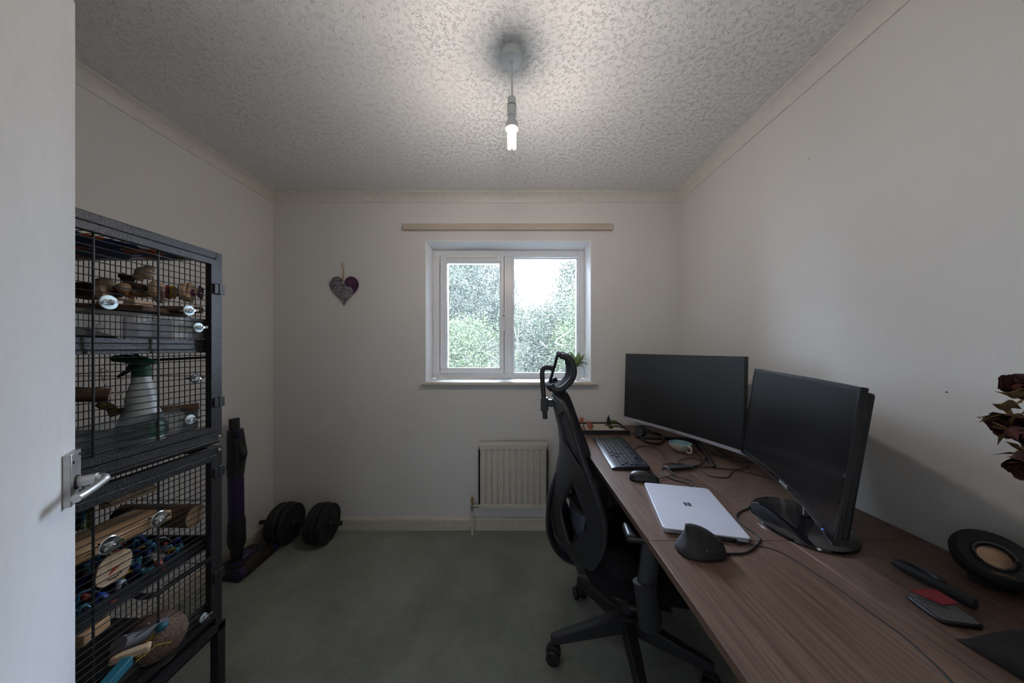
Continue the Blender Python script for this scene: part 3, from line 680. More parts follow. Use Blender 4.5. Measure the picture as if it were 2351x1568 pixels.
# headset
hs = thing('headset', D(1490, 1003), 'black over-ear headset lying folded on the desk below the far monitor', 'headset')
e1 = D(1462, 997, DZ+.03)
for c_, ax_ in ((Vector((.755, 1.82, DZ+.030)), (-.7, -.5, .5)), (Vector((.800, 1.88, DZ+.032)), (.6, .5, .5))):
    cupo = MB().lathe([(.020, -.014), (.030, -.010), (.031, .002), (.028, .008)], c_, ax_, n=24).build('ear_cup', 'blk', hs)
    MB().lathe([(.030, .0), (.033, .006), (.030, .015), (.016, .016)], c_+Vector(ax_).normalized()*-.026, ax_, n=24).build('ear_cushion', 'blk_matte', cupo)
pts = smoothpts([Vector((.745, 1.79, DZ+.020)), D(1478, 1012, DZ+.009), D(1500, 1018, DZ+.009), D(1518, 1017, DZ+.010), D(1524, 1008, DZ+.012), D(1515, 998, DZ+.014), D(1495, 992, DZ+.016), Vector((.815, 1.90, DZ+.028))], 7)
MB().tube(pts, .0075, 8, ell=(1, .5)).build('headband', 'blk_matte', hs)
MB().tube(smoothpts([Vector((.80, 1.865, DZ+.03)), D(1490, 992, DZ+.03), D(1509, 993, DZ+.03)], 5), [.003]*9+[.005, .006], 8).build('microphone_boom', 'blk', hs)
# cables
def crop(pts): return [(1300+x/4.02, 930+y/4.02) for x, y in pts]
def cable(name, px, r, m, label, z0=0, cat='cable'):
    pts = [p if isinstance(p, Vector) else D(p[0], p[1], DZ+r+z0) for p in px]
    return tag(MB().tube(smoothpts(pts, 6), r, 8).build(name, m), label, cat)
cable('keyboard_cable', crop([(625, 412), (680, 382), (760, 380), (840, 400), (890, 440), (905, 490), (940, 525), (1000, 540), (1090, 545), (1180, 570), (1250, 610), (1320, 650), (1400, 665), (1490, 665), (1530, 620), (1570, 605), (1700, 628), (1850, 670), (1990, 730), (2060, 765)]), .0019, 'cable', 'long thin black cable winding from the keyboard towards the near monitor')
cable('mouse_cable', crop([(845, 680), (920, 665), (990, 640), (1020, 600), (1020, 550), (1050, 510), (1110, 493), (1180, 490), (1240, 512), (1250, 495), (1215, 450), (1180, 410), (1140, 405)]), .0019, 'cable', 'thin black cable looping from the low mouse towards the teacup', .004)
cable('usb_cable', crop([(1165, 752), (1100, 715), (1000, 690), (900, 640), (878, 600), (900, 580), (932, 588)]), .0024, 'cable', 'black cable bending from the hub to the far side of the laptop', .001)
cable('usb_cable', crop([(1215, 755), (1170, 705), (1080, 675), (1000, 640), (940, 590), (890, 560), (900, 545), (980, 545), (1070, 548)]), .0022, 'cable', 'black cable looped over the hub and running to the laptop corner', .005)
m_ = [Vector((.935, 1.50, .845)), P(1630, 1040, 1.48), P(1622, 1052, 1.44), D(1610, 1066, DZ+.012), D(1597, 1070, DZ+.008), D(1589, 1071, DZ+.008)]
tag(MB().tube(smoothpts(m_, 7), .0036, 8).build('display_cable', 'cable'), 'thick black cable dropping from the far monitor into the hub', 'cable')
cable('hub_cable', crop([(1165, 572), (1300, 573), (1480, 590), (1600, 592), (1665, 578), (1690, 545), (1650, 505), (1560, 480), (1420, 468), (1330, 430)]), .0019, 'cable', 'thin black cable making a wide loop behind the stand foot of the far monitor', .001)
cable('power_cable', crop([(1380, 395), (1450, 440), (1520, 490), (1600, 520), (1720, 530), (1800, 540)]), .003, 'cable', 'black cable running between the two monitors along the wall side', .005)
cable('vertical_mouse_cable', [D(1653, 1273, DZ+.006)]+crop([(1500, 1372), (1630, 1368), (1700, 1340), (1770, 1280), (1785, 1230), (1740, 1180), (1650, 1120), (1580, 1060), (1575, 1010), (1620, 975), (1680, 950), (1712, 915)]), .0026, 'cable', 'black cable curving from the vertical mouse past the laptop to the monitor foot')
cable('laptop_charger_cable', [D(1690, 1247, DZ+.006), D(1712, 1249), D(1738, 1254), D(1772, 1261), D(1810, 1278), D(1850, 1303), D(1920, 1348), D(2000, 1408), D(2070, 1458), D(2120, 1502), D(2165, 1545), D(2210, 1595)], .0022, 'cable', 'long black cable running from the laptop plug down the near end of the desk', .0052)
cable('network_cable', [D(1321, 994)]+crop([(100, 262), (200, 257), (350, 262), (480, 272), (600, 262), (640, 250)]), .0018, 'redcable', 'thin red cable lying along the desk in front of the sand tray')
cable('headset_cable', crop([(75, 240), (150, 243), (300, 256), (420, 272), (520, 276), (600, 283)]), .0016, 'cable', 'thin black cable lying between the sand tray and the headset', .004)
# sand tray
tr = thing('sand_tray', (.57, 1.995, DZ), 'black framed tray of pale sand at the far end of the desk', 'tray')
TX0, TX1, TY0, TY1 = .405, .728, 1.885, 2.098
b = MB(); b.box(TX0, TX1, TY0, TY1, DZ, DZ+.004)
for a0, a1, c0, c1 in ((TX0, TX1, TY0, TY0+.009), (TX0, TX1, TY1-.009, TY1), (TX0, TX0+.009, TY0+.009, TY1-.009), (TX1-.009, TX1, TY0+.009, TY1-.009)): b.box(a0, a1, c0, c1, DZ+.004, DZ+.024)
b.build('frame', 'blk_matte', tr, bevel=.001)
MB().grid(lambda a, c: (TX0+.009+a*(TX1-TX0-.018), TY0+.009+c*(TY1-TY0-.018), DZ+.0125+.0012*math.sin(c*60+math.sin(a*7)*2)), 12, 60).build('sand', 'sand', tr, solid_=.004)
cz = DZ+.0125
fl = thing('coral_flower', (.455, 1.95, cz), 'dried orange flower heads lying in the sand tray', 'dried flower')
for (x, y, z, r) in ((.452, 1.99, .052, .019), (.487, 1.945, .034, .021), (.495, 1.935, .018, .016), (.44, 1.925, .012, .012)):
    b = MB()
    for k in range(46):
        d = Vector((random.gauss(0, 1), random.gauss(0, 1), random.gauss(0, 1))).normalized()*r*random.uniform(.6, 1)
        q = Vector((x, y, cz+z))+d; u2 = d.orthogonal().normalized()*r*.28; v2 = d.cross(u2).normalized()*r*.28
        b.add([q-u2, q-v2+d*.2, q+u2, q+v2+d*.2], [(0, 1, 2, 3)])
    b.build('flower_head', 'coral', fl, smooth=0)
MB().tube([(.452, 1.99, cz+.04), (.455, 1.965, cz+.02), (.462, 1.93, cz+.003)], .003, 6).build('stem', 'bark', fl)
tag(MB().ell((.515, 1.99, cz+.012), (.013, .009, .012), jit=.08).build('bark_chip', 'sepal'), 'brown bark chip beside the orange flower heads', 'bark chip')
pg = thing('incense_bottle', (.655, 2.05, cz), 'small dark pointed bottle standing at the back of the sand tray', 'bottle')
q = P(1397, 960, 2.05)
MB().lathe([(.011, 0), (.0125, .003), (.0115, .030), (.009, .052), (.0085, .054)], (q.x, 2.05, cz), n=16).build('bottle_body', 'blk', pg)
MB().lathe([(.0045, .052), (.0045, .060), (.0025, .068), (.002, .070)], (q.x, 2.05, cz), n=12).build('nozzle', 'blk', pg)
for (px_, py_, r, lab) in ((1408, 970, (.030, .020, .013), 'flat mound of moss at the back right of the sand tray'), (1402.5, 981, (.0165, .015, .014), 'small round moss ball at the front of the sand tray')):
    q = D(px_, py_+3, cz)
    tag(MB().ell(q+Vector((0, 0, r[2]*.8)), r, 18, 12, jit=.05).build('moss_ball', 'moss'), lab, 'moss')
for (px_, py_, r, lab) in ((1394, 978, (.013, .010, .007), 'dark pebble left of the moss ball'), (1415, 981, (.020, .011, .007), 'long dark pebble right of the moss ball'), (1426, 983, (.014, .010, .005), 'flat dark pebble in the near corner of the sand tray')):
    q = D(px_, py_, cz); q.y = max(q.y, TY0+.022)
    tag(MB().ell(q+Vector((0, 0, r[2]*.8)), r, 16, 10).build('pebble', 'stone'), lab, 'pebble', 'pebbles in the sand tray')
# speaker
spk = thing('desk_speaker', (1.085, .69, DZ), 'round black speaker with a copper cone against the right wall', 'speaker')
sc_ = Vector((1.085, .690, DZ+.058)); ax = Vector((-.42, -.50, .76)).normalized()
MB().lathe([(.004, -.052), (.026, -.047), (.043, -.034), (.055, -.014), (.0595, .004), (.0585, .014), (.052, .021), (.050, .0215), (.048, .008)], sc_, ax, n=40).build('shell', 'grille', spk)
MB().lathe([(.0515, .0215), (.050, .0235), (.036, .019), (.031, .017)], sc_, ax, n=40, caps=False).build('front_ring', 'blk_matte', spk)
MB().lathe([(.032, .0165), (.030, .0195), (.026, .0195), (.022, .013)], sc_, ax, n=36, caps=False).build('surround', 'blk_gloss', spk)
MB().lathe([(.0225, .0135), (.017, .0155), (.009, .018), (.001, .0188)], sc_, ax, n=30).build('cone', 'gold', spk)
MB().lathe([(.030, 0), (.030, .012), (.026, .016)], (sc_.x+.005, sc_.y+.005, DZ), n=24).build('foot', 'blk', spk)
vv = (Vector((0, 0, 1))-ax*ax.z).normalized(); uu = vv.cross(ax)
text('CREATIVE', .0065, sc_+ax*.0225-vv*.0415, uu, vv, 'goldtext', 'maker_name', spk, .0002)
# black tool, wallet, pouch
tl = thing('hand_tool', (.985, .70, DZ), 'slim black plastic tool with an oval ring grip in front of the speaker', 'tool')
a_ = D(2052, 1290, DZ+.012); b_ = D(2240, 1388, DZ+.012)
MB().tube([a_, a_.lerp(b_, .12), a_.lerp(b_, .5), b_], [.008, .0105, .011, .011], 10, ell=(1, .75)).build('handle', 'blk_matte', tl)
q = a_.lerp(b_, .34)+Vector((.018, .010, 0)); dr = (b_-a_).normalized(); sd = Vector((-dr.y, dr.x, 0))
b = MB(); b.tube([q+dr*math.cos(k*math.pi/12)*.034+sd*math.sin(k*math.pi/12)*.012*(1 if sd.x > 0 else -1) for k in range(24)], .006, 8, closed=True); b.build('ring_grip', 'blk', tl)
wl = thing('phone', (.86, .62, DZ), 'black and silver pocket device under a red card', 'device')
p1, p2, p3, p4 = D(2088, 1378), D(2150, 1372), D(2262, 1440), D(2166, 1446)
c_ = (p1+p2+p3+p4)/4; lx = ((p4+p3)/2-(p1+p2)/2); wx = ((p2+p3)/2-(p1+p4)/2); an = math.atan2(lx.y, lx.x); la = lx.length; wa = wx.length*.9
def loc2(a, c, h, z0, s=1.0): return Vector((c_.x, c_.y, DZ+z0+h))+Vector((math.cos(an), math.sin(an), 0))*a*s+Vector((-math.sin(an), math.cos(an), 0))*c*s
MB().prism(rrect(la, wa, .012), .009, lambda a, c, h: loc2(a, c, h, 0)).build('body', 'blk', wl, bevel=.003)
MB().prism(rrect(la*.93, wa*.88, .008), .0012, lambda a, c, h: loc2(a, c, h, .0088)).build('face', mat('dull_silver', (.16, .16, .17), .4, metal=.5), wl)
b = MB()
for k in range(4): b.add([loc2(-la*.36+k*.014, -wa*.40, .0, .0103), loc2(-la*.36+k*.014+.002, -wa*.40, 0, .0103), loc2(-la*.36+k*.014+.012, -wa*.1, 0, .0103), loc2(-la*.36+k*.014+.010, -wa*.1, 0, .0103)], [(0, 1, 2, 3)])
b.build('stripes', 'blk', wl, smooth=0)
rc = MB().prism([(D(2083, 1367).x, D(2083, 1367).y), (D(2093, 1371).x, D(2093, 1371).y), (D(2160, 1402).x, D(2160, 1402).y), (D(2195, 1398).x, D(2195, 1398).y), (D(2145, 1365).x, D(2145, 1365).y)], .0012, lambda a, c, h: (a+.004, c, DZ+.0112+h)).build('plastic_card', 'redcard')
tag(rc, 'red embossed card lying on the black and silver device', 'card')
b = MB()
for k in range(7):
    for j in range(2):
        q = D(2108+k*10+j*4, 1371+k*3.6-j*2+j*6, DZ+.0128)+Vector((.004, 0, 0)); b.box(q.x-.0012, q.x+.0012, q.y-.0016, q.y+.0016, DZ+.0124, DZ+.0129)
b.build('raised_digits', 'stone', rc, smooth=0)
pouch = thing('black_pouch', (.96, .46, DZ), 'soft black pouch lying at the near end of the desk', 'pouch')
MB().grid(lambda a, c: (.835+.30*a-.02*c, .345+.215*c, DZ+.001+.050*(max(0, math.sin(math.pi*a))**.35)*(max(0, math.sin(math.pi*c))**.35)*(1+.12*math.sin(a*9+c*5))), 26, 22).build('fabric_body', 'bag', pouch, solid_=.002)
MB().tube(smoothpts([(.87, .39, DZ+.044), (.95, .40, DZ+.054), (1.05, .42, DZ+.056), (1.10, .46, DZ+.05)], 5), .003, 8).build('zip', 'cable', pouch)
# ------------------------------------------------------------------ dried roses in a vase past the picture's edge
vase = thing('glass_vase', (1.075, .46+.02, DZ), 'slender dark vase of dried roses at the near end of the desk', 'vase')
VX, VY = 1.105, .585
vase.location = (VX, VY, DZ); vase['_w'] = [VX, VY, DZ]
MB().lathe([(.030, 0), (.034, .01), (.028, .10), (.020, .20), (.024, .22), (.021, .22)], (VX, VY, DZ), n=24).build('vase_body', 'blk_gloss', vase)
def rose(i, c, ax, r, label):
    c = Vector(c); ax = Vector(ax).normalized(); t_ = thing('dried_rose', c, label, 'dried rose', 'dried roses in the vase')
    u = ax.orthogonal().normalized(); v = ax.cross(u)
    b = MB(); b.lathe([(.004, -r*.9), (r*.45, -r*.7), (r*.62, -r*.2), (r*.5, r*.3), (r*.2, r*.45)], c, ax, n=12)
    for k in range(15):
        q = k*2.4; lay = .45+.55*k/15; sp = .75+.25*random.random(); w0 = r*(.55+.2*random.random())
        def pf(a, e, q=q, lay=lay, w0=w0, sp=sp):
            s_ = (a-.5)*2; ang = q+s_*.95; rad = r*lay*(.55+.55*e*e*sp)+.10*r*math.sin(7*a+k)*e; h = -r*.7+e*r*1.7*(1-.25*s_*s_)+.10*r*math.sin(9*a+3*k)*e
            return c+(u*math.cos(ang)+v*math.sin(ang))*rad+ax*h
        b.grid(pf, 6, 5)
    b.build('flower_head', 'petal', t_, smooth=60)
    b = MB()
    for k in range(5):
        q = k*1.256+.3; d = u*math.cos(q)+v*math.sin(q); o_ = c-ax*r*.85
        b.add([o_, o_+d*r*.8-ax*r*.1+v*r*.2, o_+d*r*1.5+ax*r*.25, o_+d*r*.8-ax*r*.1-v*r*.2], [(0, 1, 2, 3)])
    b.build('sepals', 'sepal', t_, smooth=0)
    top = Vector((VX, VY, DZ+.20)); MB().tube(smoothpts([c-ax*r*.85, c-ax*(r*.85+.03), top+Vector((0, 0, .08)), top], 6), .0022, 6).build('stem', 'sepal', t_)
    return t_
rose(0, P(2345, 895, .60), (-.75, -.15, .55), .024, 'dark dried rose, uppermost of the bunch at the picture edge')
rose(1, P(2322, 972, .60), (-.9, -.25, -.15), .026, 'purple-brown dried rose pointing into the room, middle of the bunch')
rose(2, P(2352, 1000, .57), (-.3, -.9, -.2), .024, 'dark dried rose facing the camera beside the middle one')
rose(3, P(2356, 1062, .58), (-.7, -.4, -.5), .026, 'dried rose with a drooping head, lowest of the bunch')
gr = thing('dried_grass', P(2300, 950, .6), 'straw-coloured dried grass sprig poking out of the rose bunch', 'dried grass')
b = MB(); p0 = P(2345, 951, .6); p1 = P(2255, 964, .6); b.tube([p0, P(2300, 951, .6), p1], .0012, 6)
for k in range(14):
    q = p0.lerp(p1, .3+.05*k); s_ = 1 if k % 2 else -1; b.add([q, q+Vector((-.010, 0, s_*.003)), q+Vector((-.016, 0, s_*.0055)), q+Vector((-.008, .001, s_*.0055))], [(0, 1, 2, 3)])
b.build('ears', 'sepal', gr, smooth=0)
top = Vector((VX, VY, DZ+.20)); MB().tube(smoothpts([p0, p0+Vector((.03, 0, 0)), top+Vector((-.01, 0, .08)), top], 5), .0012, 6).build('stalk', 'sepal', gr)
for (px_, py_, dxx, dzz, lab) in ((2300, 932, -.02, .012, 'curled tan dried leaf above the grass sprig'), (2325, 905, -.012, .02, 'small brown dried leaf under the uppermost rose')):
    q = P(px_+22, py_+4, .595)
    tag(MB().grid(lambda a, e: q+Vector((-.038*a, -.012*e, .022*math.sin(math.pi*a)*(e-.4)+.008*a)), 8, 4).build('dried_leaf', 'sepal', solid_=.0008), lab, 'leaf')
# ------------------------------------------------------------------ office chair
TH = R(-10); CX, CY = .47, 1.255
ch = thing('office_chair', (CX, CY, 0), 'black high-backed mesh office chair with a headrest, pushed up to the desk', 'office chair', rz=TH)
def wl_(x, y):    # world offset -> chair coordinates
    dx, dy = x-CX, y-CY; c, s = math.cos(TH), math.sin(TH); return (dx*c+dy*s, -dx*s+dy*c)
cast = [(.155, 1.232), (.334, 1.55), (.69, 1.47), (.74, 1.12), (.43, .945)]
b0 = MB().lathe([(.045, .115), (.048, .13), (.045, .185), (.03, .19)], (0, 0, 0), n=24); b0.build('base_hub', 'chair_blk', ch)
for (x, y) in cast:
    lx_, ly_ = wl_(x, y); d = Vector((lx_, ly_, 0)); L_ = d.length; d.normalize(); sd = Vector((-d.y, d.x, 0)); b = MB()
    vs = []
    for (rr, wv, z0, z1) in ((.03, .030, .115, .178), (L_*.5, .025, .098, .145), (L_*.93, .018, .078, .112), (L_, .012, .080, .106)):
        for s_, z in ((-1, z0), (1, z0), (.72, z1), (-.72, z1)): vs.append(d*rr+sd*s_*wv+Vector((0, 0, z)))
    fs = [(i*4+k, i*4+(k+1) % 4, i*4+4+(k+1) % 4, i*4+4+k) for i in range(3) for k in range(4)]+[(3, 2, 1, 0), (12, 13, 14, 15)]
    leg = b.add(vs, fs).build('leg', 'chair_blk', ch, bevel=.004)
    c = d*(L_*.97); w_ang = sd*.9+d*.3; w_ang.normalize()
    cs = MB(); cs.cyl(c+Vector((0, 0, .045)), c+Vector((0, 0, .085)), .009)
    cs.lathe([(.012, -.012), (.028, -.010), (.030, -.004), (.030, .004), (.028, .010), (.012, .012)], c+Vector((0, 0, .040)), w_ang, n=20); cs.build('caster_bracket', 'chair_blk', leg)
    for s_ in (-1, 1):
        MB().lathe([(.020, -.008), (.026, -.0085), (.0285, -.004), (.0285, .004), (.026, .0085), (.018, .008)], c+w_ang*s_*.020+Vector((0, 0, .0285)), w_ang, n=22).build('caster_wheel', 'blk', leg)
MB().lathe([(.028, .18), (.028, .30), (.018, .30), (.018, .38)], (0, 0, 0), n=20).build('gas_lift', 'chair_blk', ch)
b = MB(); b.box(-.13, .13, -.085, .085, .365, .405); b.box(-.04, .10, -.25, .25, .385, .405); b.build('seat_mechanism', 'chair_blk', ch, bevel=.01)
# seat: rounded cushion with a waterfall front
def seat(a, e):
    th = 2*math.pi*a; ex = .55
    cx_ = math.copysign(abs(math.cos(th))**ex, math.cos(th)); sy = math.copysign(abs(math.sin(th))**ex, math.sin(th))
    rr, zz = [(0, .408), (.90, .408), (.985, .422), (1.0, .445), (.985, .468), (.90, .482), (.55, .482), (0, .478)][round(e*7)]
    x = .055+.245*cx_*rr; y = .255*sy*rr; z = zz-.03*max(0, (x-.17)/.13)**2
    return (x, y, z+(.006*(abs(y)/.25)**2 if rr < .95 and zz > .46 else 0))
MB().grid(seat, 48, 7).build('seat', 'chair_fab', ch, smooth=60)
# backrest profile: z, centre x, edge x, half width
BP = [(.385, -.205, -.195, .085), (.44, -.265, -.17, .150), (.4925, -.300, -.150, .200), (.56, -.315, -.128, .235), (.62, -.312, -.120, .252), (.687, -.300, -.123, .268), (.75, -.285, -.142, .270), (.812, -.272, -.165, .266), (.87, -.268, -.187, .256), (.934, -.275, -.209, .244), (.99, -.288, -.228, .228), (1.03, -.298, -.243, .205), (1.055, -.300, -.256, .165)]
def bp(t_):
    t_ = max(0, min(.9999, t_))*(len(BP)-1); i = int(t_); f = t_-i; f2 = f*f*(3-2*f)*.5+f*.5
    return [BP[i][k]*(1-f2)+BP[i+1][k]*f2 for k in range(4)]
def rear(a, e, push=0):      # rear shell surface: a across 0..1, e up
    z, xc, xe, hw = bp(e); s_ = (a-.5)*2
    return Vector((xc+(xe-xc)*abs(s_)**1.35-push, s_*hw, z))
def front(a, e):             # mesh surface: flatter
    z, xc, xe, hw = bp(e); s_ = (a-.5)*2
    xm = xe-.055-.02*math.sin(math.pi*e)
    return Vector((xm+(xe-xm)*s_*s_+.012, s_*hw*.985, z))
MB().grid(front, 24, 40).build('mesh_back', 'mesh', ch, solid_=.003, smooth=80)
edge = [rear(0, k/40) for k in range(41)]+[rear(j/12, 1)+Vector((0, 0, .012*math.sin(math.pi*j/12))) for j in range(1, 12)]+[rear(1, 1-k/40) for k in range(41)]+[rear(1-j/8, 0) for j in range(1, 8)]
MB().tube(edge, .011, 10, closed=True, ell=(1.3, .8)).build('back_rim', 'chair_blk', ch, smooth=80)
def hole(a, e):
    s_ = abs(a-.5)*2; z = bp(e)[0]
    # side window, pointed at top and bottom
    if .47 < z < .83:
        c = .58; half = .23*(1-abs((z-.635)/.135)**1.25) if abs(z-.635) < .135 else 0
        if abs(s_-c) < half: return True
    # slot beside the spine
    if .42 < z < .60 and .13 < s_ < .13+.13*(1-abs((z-.51)/.09)): return True
    # above the fork only the spine is left
    if z > .83:
        lim = .42+.58*max(0, (.90-z)/.07) if z < .90 else .42+.58*max(0, (z-1.0)/.04)
        return s_ > min(1, lim)
    return False
MB().grid(rear, 84, 110, skip=hole).build('back_shell', 'chair_blk', ch, solid_=.014, smooth=80, relax=14)
b = MB()
for k in range(16):
    z0 = .50+k*.016
    for sg in (-1, 1): 
        e_ = next(i/400 for i in range(401) if bp(i/400)[0] >= z0); p_ = rear(.5+sg*.44, e_); q_ = front(.5+sg*.36, e_); b.tube([p_, q_], .0016, 5)
b.build('mesh_cords', 'silver', ch)
b = MB().grid(lambda a, e: Vector((-.215+.05*(abs(a-.5)*2)**2-.012*math.sin(math.pi*e), (a-.5)*.32, .52+.15*e)), 14, 8); b.build('lumbar_pad', mat('lumbar_blue_grey', (.055, .06, .09), .6), ch, solid_=.012, smooth=80)
MB().tube(smoothpts([(-.275, -.02, .72), (-.24, -.09, .69), (-.20, -.15, .66), (-.17, -.19, .665)], 6), .009, 10).build('tension_arm', 'blk', ch)
MB().tube(smoothpts([(-.280, 0, .74), (-.306, 0, .66), (-.318, 0, .58), (-.318, 0, .49), (-.290, 0, .42), (-.235, 0, .378), (-.15, 0, .372), (-.08, 0, .38)], 6), .024, 12, ell=(1.6, .55)).build('back_bracket', 'chair_blk', ch)
# armrests
for sg in (-1, 1):
    b = MB(); pts = [(.02, sg*.275, .395), (.015, sg*.292, .42), (.005, sg*.297, .52), (-.0, sg*.290, .64)]
    b.tube([(.03, sg*.20, .395), (.02, sg*.285, .392)], .03, 10, ell=(.5, 1.2))
    arm = b.build('arm_support', 'chair_blk', ch)
    MB().tube([(.018, sg*.285, .375), (-.004, sg*.297, .53)], .034, 14, ell=(.6, 1)).build('arm_sleeve', 'chair_blk', ch)
    MB().tube([(.002, sg*.296, .50), (.022, sg*.283, .648)], .029, 14, ell=(.6, 1)).build('arm_post', 'chair_blk', ch)
    MB().box(-.058, .185, sg*.262-.042, sg*.262+.042, .645, .672).build('arm_pad', 'blk', ch, bevel=.012, seg=4)
# headrest: D-shaped profile swept across
HP = [(-.300, 1.118), (-.288, 1.098), (-.262, 1.098), (-.240, 1.116), (-.222, 1.140), (-.213, 1.168), (-.214, 1.195), (-.222, 1.222), (-.240, 1.238), (-.262, 1.243)]
hpts = smoothpts([Vector((x, 0, z)) for x, z in HP], 4)
def hsurf(a, e):
    p_ = hpts[round(e*(len(hpts)-1))]; s_ = (a-.5)*2; sh = 1-.12*abs(s_)**4
    return Vector((p_.x+.022*s_*s_-.026, s_*.135, 1.17+(p_.z-1.17)*sh))
MB().grid(hsurf, 20, len(hpts)-1).build('headrest_pad', 'chair_fab', ch, solid_=.018, smooth=80)
for sg in (0, 1): MB().tube([hsurf(sg, k/(len(hpts)-1)) for k in range(len(hpts))], .0105, 10, ell=(1.1, .8)).build('headrest_rim', 'chair_blk', ch, smooth=80)
MB().tube([(-.283, 0, 1.236), (-.298, 0, 1.18), (-.316, 0, 1.118)], .010, 10, ell=(1.2, .7)).build('headrest_strut', 'chair_blk', ch)
MB().tube(smoothpts([(-.298, 0, 1.176), (-.322, 0, 1.181), (-.343, 0, 1.176), (-.348, 0, 1.15), (-.342, 0, 1.06), (-.335, 0, .96)], 5), .008, 10, ell=(1.3, .8)).build('headrest_stem', 'chair_blk', ch)
b = MB(); b.box(-.353, -.322, -.018, .018, .995, 1.052); b.box(-.325, -.295, -.016, .016, 1.015, 1.045); b.build('headrest_clamp', 'chair_blk', ch, bevel=.003)
# ------------------------------------------------------------------ dumbbell
db = thing('dumbbell', (-1.36, 1.965, 0), 'black dumbbell with stacked round plates on the carpet by the back wall', 'dumbbell')
ax0 = Vector((-1.648, 1.992, .126)); ax1 = Vector((-1.112, 1.982, .125)); dv = (ax1-ax0).normalized()
MB().tube([ax0, ax1], .0135, 14).build('bar', 'iron', db)
L0 = (ax1-ax0).length
for cpos in (.165, .410):
    for k in range(3):
        o_ = ax0+dv*(cpos+(k-1)*.036); r = (.119, .124, .119)[k]
        MB().lathe([(.014, -.0165), (.042, -.0165), (.048, -.012), (r-.016, -.012), (r-.010, -.0168), (r-.004, -.0160), (r, -.010), (r, .010), (r-.004, .0160), (r-.010, .0168), (r-.016, .012), (.048, .012), (.042, .0165), (.014, .0165)], o_, dv, n=44).build('weight_plate', 'iron', db)
    MB().lathe([(.016, 0), (.030, 0), (.030, .012), (.024, .020), (.016, .020)], ax0+dv*(cpos+.053), dv, n=6).build('collar', 'iron', db)
    MB().lathe([(.016, 0), (.024, 0), (.030, .008), (.030, .020), (.016, .020)], ax0+dv*(cpos-.073), dv, n=6).build('collar', 'iron', db)
# ------------------------------------------------------------------ vacuum cleaner
vc = thing('stick_vacuum', (-1.57, 1.72, 0), 'black and purple stick vacuum cleaner standing in the left corner', 'vacuum cleaner')
b = MB(); x, y = -1.575, 1.74
b = MB(); b.prism(rrect(.19, .25, .03), .050, lambda a, c, h: (-1.555+a*(1-.25*(h > .01)), 1.77+c, .004+h)).build('floor_head', 'blk_matte', vc, bevel=.012)
MB().tube([(-1.487, 1.645, .034), (-1.487, 1.892, .034)], .030, 18).build('roller_window', mat('smoked_bronze', (.035, .022, .014), .25, var=.3), vc)
for yy in (1.648, 1.872): MB().tube([(-1.487, yy-.008, .034), (-1.487, yy+.024, .034)], .0325, 18).build('end_cap', 'purple', vc)
MB().box(-1.60, -1.53, 1.70, 1.83, .05, .058).build('name_plate', 'purple', vc, bevel=.003)
text('Shark', .016, (-1.553, 1.77, .0587), (0, 1, 0), (-1, 0, 0), 'text', 'maker_name', vc, .0003)
MB().tube([(x, y, .05), (x+.002, y, .105), (x, y, .15)], [.026, .030, .034], 14).build('neck_joint', 'blk', vc)
MB().tube([(x, y, .12), (x, y, .16), (x, y, .27), (x, y, .30)], [.034, .046, .044, .040], 16, ell=(.8, 1)).build('lower_housing', 'blk_matte', vc)
MB().tube([(x-.002, y, .27), (x-.006, y, .56)], .038, 18, ell=(.9, 1)).build('tube', 'purple', vc)
MB().tube([(x-.006, y, .54), (x-.004, y, .60), (x+.004, y, .66), (x-.004, y, .74), (x-.008, y, .80)], [.038, .042, .044, .040, .036], 16).build('upper_housing', 'blk', vc)
MB().tube([(x+.012, y-.01, .61), (x+.040, y-.01, .645), (x+.046, y-.01, .66), (x+.036, y-.01, .69), (x+.018, y-.01, .74)], [.010, .018, .020, .017, .010], 12).build('folding_latch', 'blk_matte', vc)
MB().box(x+.012, x+.036, y-.03, y+.0, .755, .805).build('release_button', 'purple', vc, bevel=.008)
MB().tube([(x-.012, y, .78), (x-.014, y, .862)], .027, 14, ell=(1, .8)).build('handle_socket', 'blk_matte', vc)
